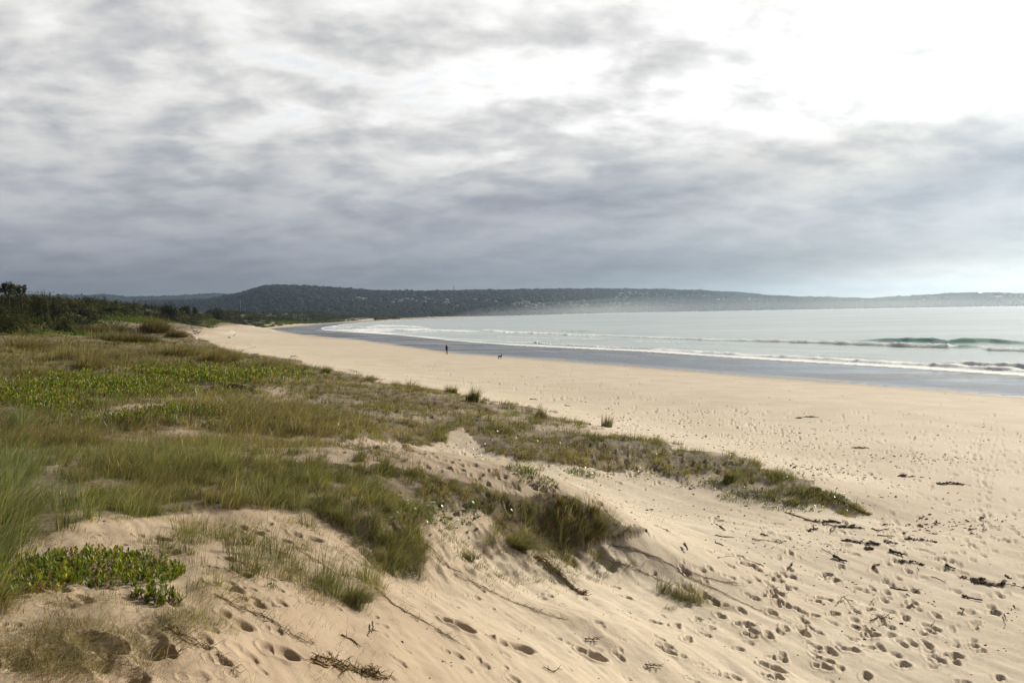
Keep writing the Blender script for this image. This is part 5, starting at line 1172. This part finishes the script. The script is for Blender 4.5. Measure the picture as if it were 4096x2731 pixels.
for px, rad, lab, kw in [
    ([(3560,2205),(3590,2215),(3618,2224)], .040, 'thick black log end, darkest stick, right of the seaweed mats', {}),
    ([(3336,2230),(3360,2242),(3388,2250)], .038, 'dark wedge of driftwood with a long twig beside it, right centre', {}),
    ([(3286,2198),(3330,2222),(3370,2245),(3400,2252)], .009, 'long thin twig arching over the dark driftwood wedge', dict(lift=3)),
    ([(3490,2268),(3504,2262),(3518,2257)], .032, 'short tan block of wood tilted in the sand below the black log end', dict(mat=M_run)),
    ([(2738,2188),(2744,2200),(2752,2212)], .026, 'short upright stub of wood at the right end of the grassy bank', dict(lift=2.5)),
    ([(3165,2272),(3168,2266),(3170,2258)], .022, 'small brown peg standing in bare sand above the footprints', dict(lift=2.2)),
    ([(2872,2232),(2900,2226),(2936,2222)], .012, 'bleached white stick next to the double footprint', dict(mat=M_white)),
    ([(3010,2154),(3030,2161),(3060,2160),(3118,2172)], .011, 'crooked forked stick lying level, above the row of footprints', dict(twigs=1)),
    ([(2860,2140),(2890,2147),(2936,2149)], .013, 'straight dark stick left of the crooked forked one', {}),
    ([(3118,2174),(3132,2168),(3148,2160)], .010, 'twig slanting up from the end of the crooked forked stick', {}),
    ([(2880,2105),(2892,2116),(2902,2123)], .020, 'curled knotty scrap of wood, upper left of the stick field', dict(twigs=1)),
    ([(3044,2136),(3060,2143),(3074,2142)], .022, 'dark cup shaped scrap of wood above the crooked stick', {}),
    ([(2860,2170),(2880,2176),(2894,2183)], .014, 'knobbly twig below the straight dark stick', dict(twigs=2)),
    ([(3225,2120),(3250,2121),(3275,2116)], .030, 'dark lump of driftwood under the trailing runners', dict(twigs=2)),
    ([(3320,2122),(3345,2112),(3320,2140)], .014, 'antler shaped branch poking up near the runner ends', dict(lift=3, twigs=3)),
    ([(3486,2114),(3515,2124),(3560,2114)], .014, 'low branch with a side twig between seaweed mats at upper right', dict(twigs=1)),
    ([(3510,2141),(3550,2144),(3580,2146)], .014, 'straight dark stick beneath the low branch at upper right', {}),
    ([(3785,2260),(3800,2270),(3822,2277)], .030, 'leaf shaped plank scrap in the right part of the stick field', {}),
    ([(4022,2312),(4034,2322),(4046,2326)], .028, 'pointed black splinter rising from the big seaweed heap', dict(lift=2)),
    ([(3670,2276),(3673,2284),(3676,2294)], .010, 'thin upright twig near the middle of the right sand flat', dict(lift=4)),
    ([(3725,2306),(3760,2318),(3785,2332)], .009, 'thin bent twig left of the big seaweed heap', dict(twigs=1)),
    ([(3560,2352),(3620,2360),(3690,2362)], .016, 'long flat branch left of centre below the seaweed heap', dict(twigs=2)),
    ([(3625,2376),(3632,2381),(3638,2386)], .012, 'short black splinter under the long flat branch', {}),
    ([(3850,2385),(3880,2395),(3930,2405)], .028, 'broad curled bark strip below the seaweed heap', {}),
    ([(3350,2420),(3375,2395),(3400,2425),(3410,2430)], .010, 'looped dry stem standing over a footprint', dict(lift=5, twigs=3, mat=M_run)),
    ([(3484,2415),(3494,2400),(3506,2420)], .008, 'small hooked stem right of the looped dry one', dict(lift=5, mat=M_run)),
    ([(3480,2488),(3525,2470),(3570,2484)], .014, 'dark rooty branch with curved arms, lower right centre', dict(twigs=5, lift=2)),
    ([(3735,2410),(3740,2416)], .016, 'tiny dark stub in open sand at the right', dict(lift=2)),
    ([(3840,2440),(3855,2447),(3850,2452)], .018, 'hook shaped root with a round knob at the right', dict(twigs=1, lift=2)),
    ([(4018,2465),(4022,2480),(4025,2492)], .014, 'branch stub sticking up near the right edge', dict(twigs=2, lift=3)),
    ([(4055,2430),(4060,2436)], .018, 'small brown peg near the right edge above the branch stub', dict(lift=2.2)),
    ([(3725,2500),(3735,2490),(3740,2480)], .007, 'thin slanted straw stick at lower right', dict(mat=M_run)),
    ([(1490,2500),(1494,2520),(1488,2545)], .010, 'small forked twig on smooth sand at bottom centre left', dict(lift=3, twigs=1)),
    ([(1366,2540),(1410,2560),(1440,2590)], .008, 'curved root at the foot of the slope left of the forked twig', dict(mat=M_run, twigs=2)),
    ([(2340,2560),(2375,2565),(2400,2560)], .010, 'spiky dry stem cluster on sand right of the deep footprints', dict(mat=M_run, twigs=6, lift=2)),
    ([(2190,2680),(2210,2690),(2250,2680)], .009, 'dry forked stem at the bottom edge centre', dict(mat=M_run, twigs=4, lift=2)),
    ([(2580,2660),(2610,2665),(2650,2670)], .009, 'dense dry stem tangle at the bottom right of centre', dict(mat=M_run, twigs=9, lift=2)),
    ([(2120,1598),(2140,1597),(2150,1600)], .030, 'dark flat driftwood on the beach behind the dune tussocks', {}),
    ([(1164,1432),(1180,1428),(1192,1434)], .060, 'arched driftwood log on the beach above the grassy rim', dict(lift=2.5)),
    ([(772,1326),(786,1330),(796,1340)], .16, 'dark driftwood pile at the left end of the beach', dict(twigs=4, lift=1.5)),
    ([(938,1343),(944,1341)], .10, 'lone dark stump on the sand inside the bay corner', dict(lift=2)),
    ([(780,1357),(792,1353),(800,1355)], .10, 'pale log half in grass at the left end of the beach', dict(mat=M_white)),
    ([(2260,1622),(2280,1625)], .03, 'small dark bit of wood right of the flat driftwood behind the dune', {}),
    ]:
    stick(px, rad, lab, **kw)
# seaweed heaps: tangles of strips
def weed(X, Y, ax, ay, n_, label, mat=M_weed, hgt=.05, group='dark seaweed heaps on the sand', L0=.07, name='seaweed_heap', cat='seaweed'):
    g = gpt(X, Y); r_ = math.hypot(g[0], g[1]); wx = ax / F * r_; wy = ay / F * r_ * r_ / (H - g[2]); st = []
    seeds = [(wx * q * .85, -.2 * wx * q * .85 + random.gauss(0, .12) * wy) for q in np.linspace(-1, 1, 11)]
    sp_ = np.array([(a_, b_, float(ground_z(np.array(g[0] + a_), np.array(g[1] + b_))) - g[2] + .008) for a_, b_ in seeds]); st.append(tube(sp_, [.008 * L0 / .07] * len(sp_), 5))
    for _ in range(n_):
        for _t in range(12):
            q0 = random.choice(seeds[-60:] if random.random() < .5 else seeds); x0 = q0[0] + random.gauss(0, .4) * L0; y0 = q0[1] + random.gauss(0, .3) * L0
            if (x0 / wx) ** 2 + ((y0 + .2 * x0) / wy) ** 2 < .8: break
        seeds.append((x0, y0)); u, v = x0 / wx, y0 / wy; a = random.gauss(-.3, .9); L = random.uniform(.6, 1.4) * L0
        hh = max(0, 1 - u * u - v * v) * hgt * random.random(); z0 = float(ground_z(np.array(g[0] + x0), np.array(g[1] + y0))) - g[2] + hh
        st.append(tube([(x0, y0, z0 + .004), (x0 + math.cos(a) * L * .5 + random.gauss(0, .01), y0 + math.sin(a) * L * .5, z0 + random.uniform(.005, .03)), (x0 + math.cos(a) * L, y0 + math.sin(a) * L, z0 + random.uniform(0, .02))], [.008 * L0 / .07, .010 * L0 / .07, .004 * L0 / .07], 5))
    V_, F_, _c = merge(st); o = mesh_np(name, V_, F_, mat); o.location = g; tag(o, label, cat, group)
for a in [(4010,2340,120,22,420,'largest black seaweed heap at the right edge of the sand'),(3890,2318,50,14,120,'small seaweed heap trailing left of the largest one'),(3440,2172,75,14,220,'long flat seaweed mat right of the dune tip, in the middle of the litter'),(3475,2196,20,8,60,'small round seaweed clump touching the long flat mat'),
          (3285,2085,70,10,150,'stringy seaweed mat along the runners at the dune tip'),(3400,2110,50,9,110,'brown seaweed mat right of the stringy one'),(3560,2170,25,8,60,'small seaweed heap right of the branch'),(3680,2160,60,9,120,'thin seaweed line on the upper right sand'),(3640,2250,45,10,90,'loose seaweed scatter below the black log end'),
          (3260,1958,30,9,90,'black seaweed patch against the dune grass tip'),(3800,1935,50,5,60,'dark weed streak on the beach right of the dune tip'),(3620,1905,30,4,40,'short dark weed streak left of the longer one'),(3440,1792,35,4,30,'orange strip of kelp alone on the open beach'),(3240,1668,30,4,40,'dark weed patch near the middle of the beach'),(3195,1672,14,3,20,'tiny weed patch left of the dark one near the middle of the beach')]:
    k_ = 'orange' in a[5]; far_ = a[1] < 1950
    weed(*a[:6], mat=M_orange if k_ else M_weed, L0=.10 if far_ else .055, hgt=.06 if far_ else .04)
weed(935, 1560, 105, 15, 420, 'nearly black mat of dead creeper in the grass below the bright leafy patch', L0=.20, hgt=.18, group=None, name='creeper_mat', cat='creeper')
# runner stems of the dune grass creeping down the sand
GR_ = 'dune grass runners creeping down the sand'
def runner(px, label, rad=.0034, tw=20, nb=3):
    P_ = [gpt(*q) for q in px]; base_ = P_[0].copy(); st = []
    for b_ in range(nb):
        o_, gz = wiggle([q + np.array([random.gauss(0, .03), random.gauss(0, .03), 0]) for q in P_], .022, 7); o_[:, 2] = gz + rad * .8 + np.abs(rng.normal(0, .006, len(o_)))
        o_ = o_[:random.randint(max(4, len(o_) - 4), len(o_))] - base_; st.append(tube(o_, rad * np.linspace(1, .5, len(o_)), 5, (.26, .17, .08)))
        for _ in range(tw):
            i = random.randrange(1, len(o_)); a = random.uniform(0, 6.28); L = random.uniform(.04, .13); q = o_[i]
            st.append(tube([q, q + np.array([math.cos(a) * L * .6, math.sin(a) * L * .6, L * .35]), q + np.array([math.cos(a) * L, math.sin(a) * L, L * random.uniform(-.1, .5)])], [rad * .5, rad * .4, rad * .15], 4, random.choice([(.28, .2, .09), (.12, .13, .04), (.2, .12, .06)])))
    V_, F_, C_ = merge(st); o = mesh_np('grass_runner', V_, F_, M_straw, cols=C_); o.location = base_; tag(o, label, 'runner', GR_)
for px, lab, kw in [
    ([(1700,2180),(1830,2290),(1960,2360),(2090,2420),(2200,2465),(2300,2485)], 'longest runner, from the middle of the bank down to the green tuft on smooth sand', dict(nb=3)),
    ([(1500,2350),(1620,2450),(1760,2530),(1880,2600)], 'runner from the bent clump down to the two deep footprints', dict(nb=3)),
    ([(2380,2210),(2480,2260),(2600,2300),(2700,2340)], 'upper runner fanning right from the end of the bank', dict(nb=3)),
    ([(2450,2180),(2620,2230),(2760,2290),(2900,2330),(3010,2350)], 'long double runner trailing right across the sand from the ridge end', dict(nb=4)),
    ([(2720,2290),(2830,2340),(2950,2400),(3090,2460),(3180,2500)], 'runner passing the arched clumps towards the footprint cluster', dict(nb=3)),
    ([(2150,2230),(2250,2310),(2320,2370),(2345,2380)], 'dark thick runner ending in a tangle on the bank slope', dict(nb=5, rad=.009)),
    ([(1180,2180),(1350,2300),(1480,2420)], 'short runner across the trampled sand at left centre', dict(nb=2)),
    ([(850,2380),(960,2440),(1080,2480),(1180,2560),(1290,2590)], 'brown runner below the trailing green leaves', dict(nb=3)),
    ([(640,2500),(760,2560),(880,2620),(960,2690)], 'runner at the lower left between two hollows', dict(nb=3)),
    ([(1260,2640),(1360,2660),(1470,2690),(1560,2725)], 'dark root tangle at the bottom edge left of centre', dict(nb=5, rad=.008)),
    ([(1480,1880),(1650,1900),(1780,1935),(1900,1960)], 'runner lying on the far sand hollow behind the ridge', dict(nb=3)),
    ([(1330,1850),(1450,1890),(1560,1900)], 'short runner behind the ridge crest near the scarp', dict(nb=2)),
    ([(3150,2050),(3250,2085),(3350,2105),(3450,2115)], 'runner strand leaving the olive salt plant', dict(nb=3, rad=.008)),
    ([(3330,1985),(3400,2020),(3450,2050),(3490,2058)], 'runner mat at the very tip of the grassy dune', dict(nb=7, rad=.009)),
    ([(640,2640),(680,2600),(700,2540)], 'pale dry stalk standing in the sand at lower left', dict(nb=1))]:
    runner(px, lab, **kw)

# ------------------------------------------------------------------ spray drifting over the far shore
def spray(name, path, rad, dens, label=None):
    P_ = []
    for X, D_, z_ in path:
        th = float(thX(X)); P_.append((D_ * math.sin(th), D_ * math.cos(th), z_))
    P_ = np.array(P_); n = len(P_); d = np.gradient(P_, axis=0); d[:, 2] = 0; d /= np.linalg.norm(d, axis=1, keepdims=True); s = np.stack([d[:, 1], -d[:, 0], np.zeros(n)], -1)
    a = np.arange(12) / 12 * 2 * math.pi; ra = np.array(rad)
    V_ = P_[:, None] + (ra[:, 0][:, None] * np.cos(a))[..., None] * s[:, None] + np.stack([0 * a, 0 * a, 1 + 0 * a], -1)[None] * (ra[:, 1][:, None] * np.sin(a))[..., None]
    i = np.arange(n * 12).reshape(n, 12); j = np.roll(i, -1, 1); f = np.stack([i[:-1], i[1:], j[1:], j[:-1]], -1).reshape(-1, 4)
    o = mesh_np(name, V_.reshape(-1, 3), [f, i[0][None].copy(), i[-1][None, ::-1].copy()], None)
    m_, t, out = material('spray_mist'); pv = t.new('ShaderNodeVolumePrincipled'); pv.inputs['Color'].default_value = (.93, .97, 1, 1)
    pv.inputs['Density'].default_value = dens; pv.inputs['Anisotropy'].default_value = .6; t.l.new(pv.outputs[0], out.inputs['Volume']); o.data.materials.append(m_)
    tag(o, kind='stuff'); return o
SP = [(1800,1650,2),(1950,1900,4),(2200,2350,7),(2560,3300,10),(2900,3400,12),(3300,3400,10),(3800,3000,8),(4500,2900,6)]
SR = [(10,1),(110,10),(230,28),(330,50),(360,58),(360,54),(330,44),(300,34)]
for q in (1.15, .75, .42): spray('sea_spray', SP, [(a_ * (.4 + .6 * q), b_ * q) for a_, b_ in SR], 1.05e-4 if q > .5 else 1.5e-4)
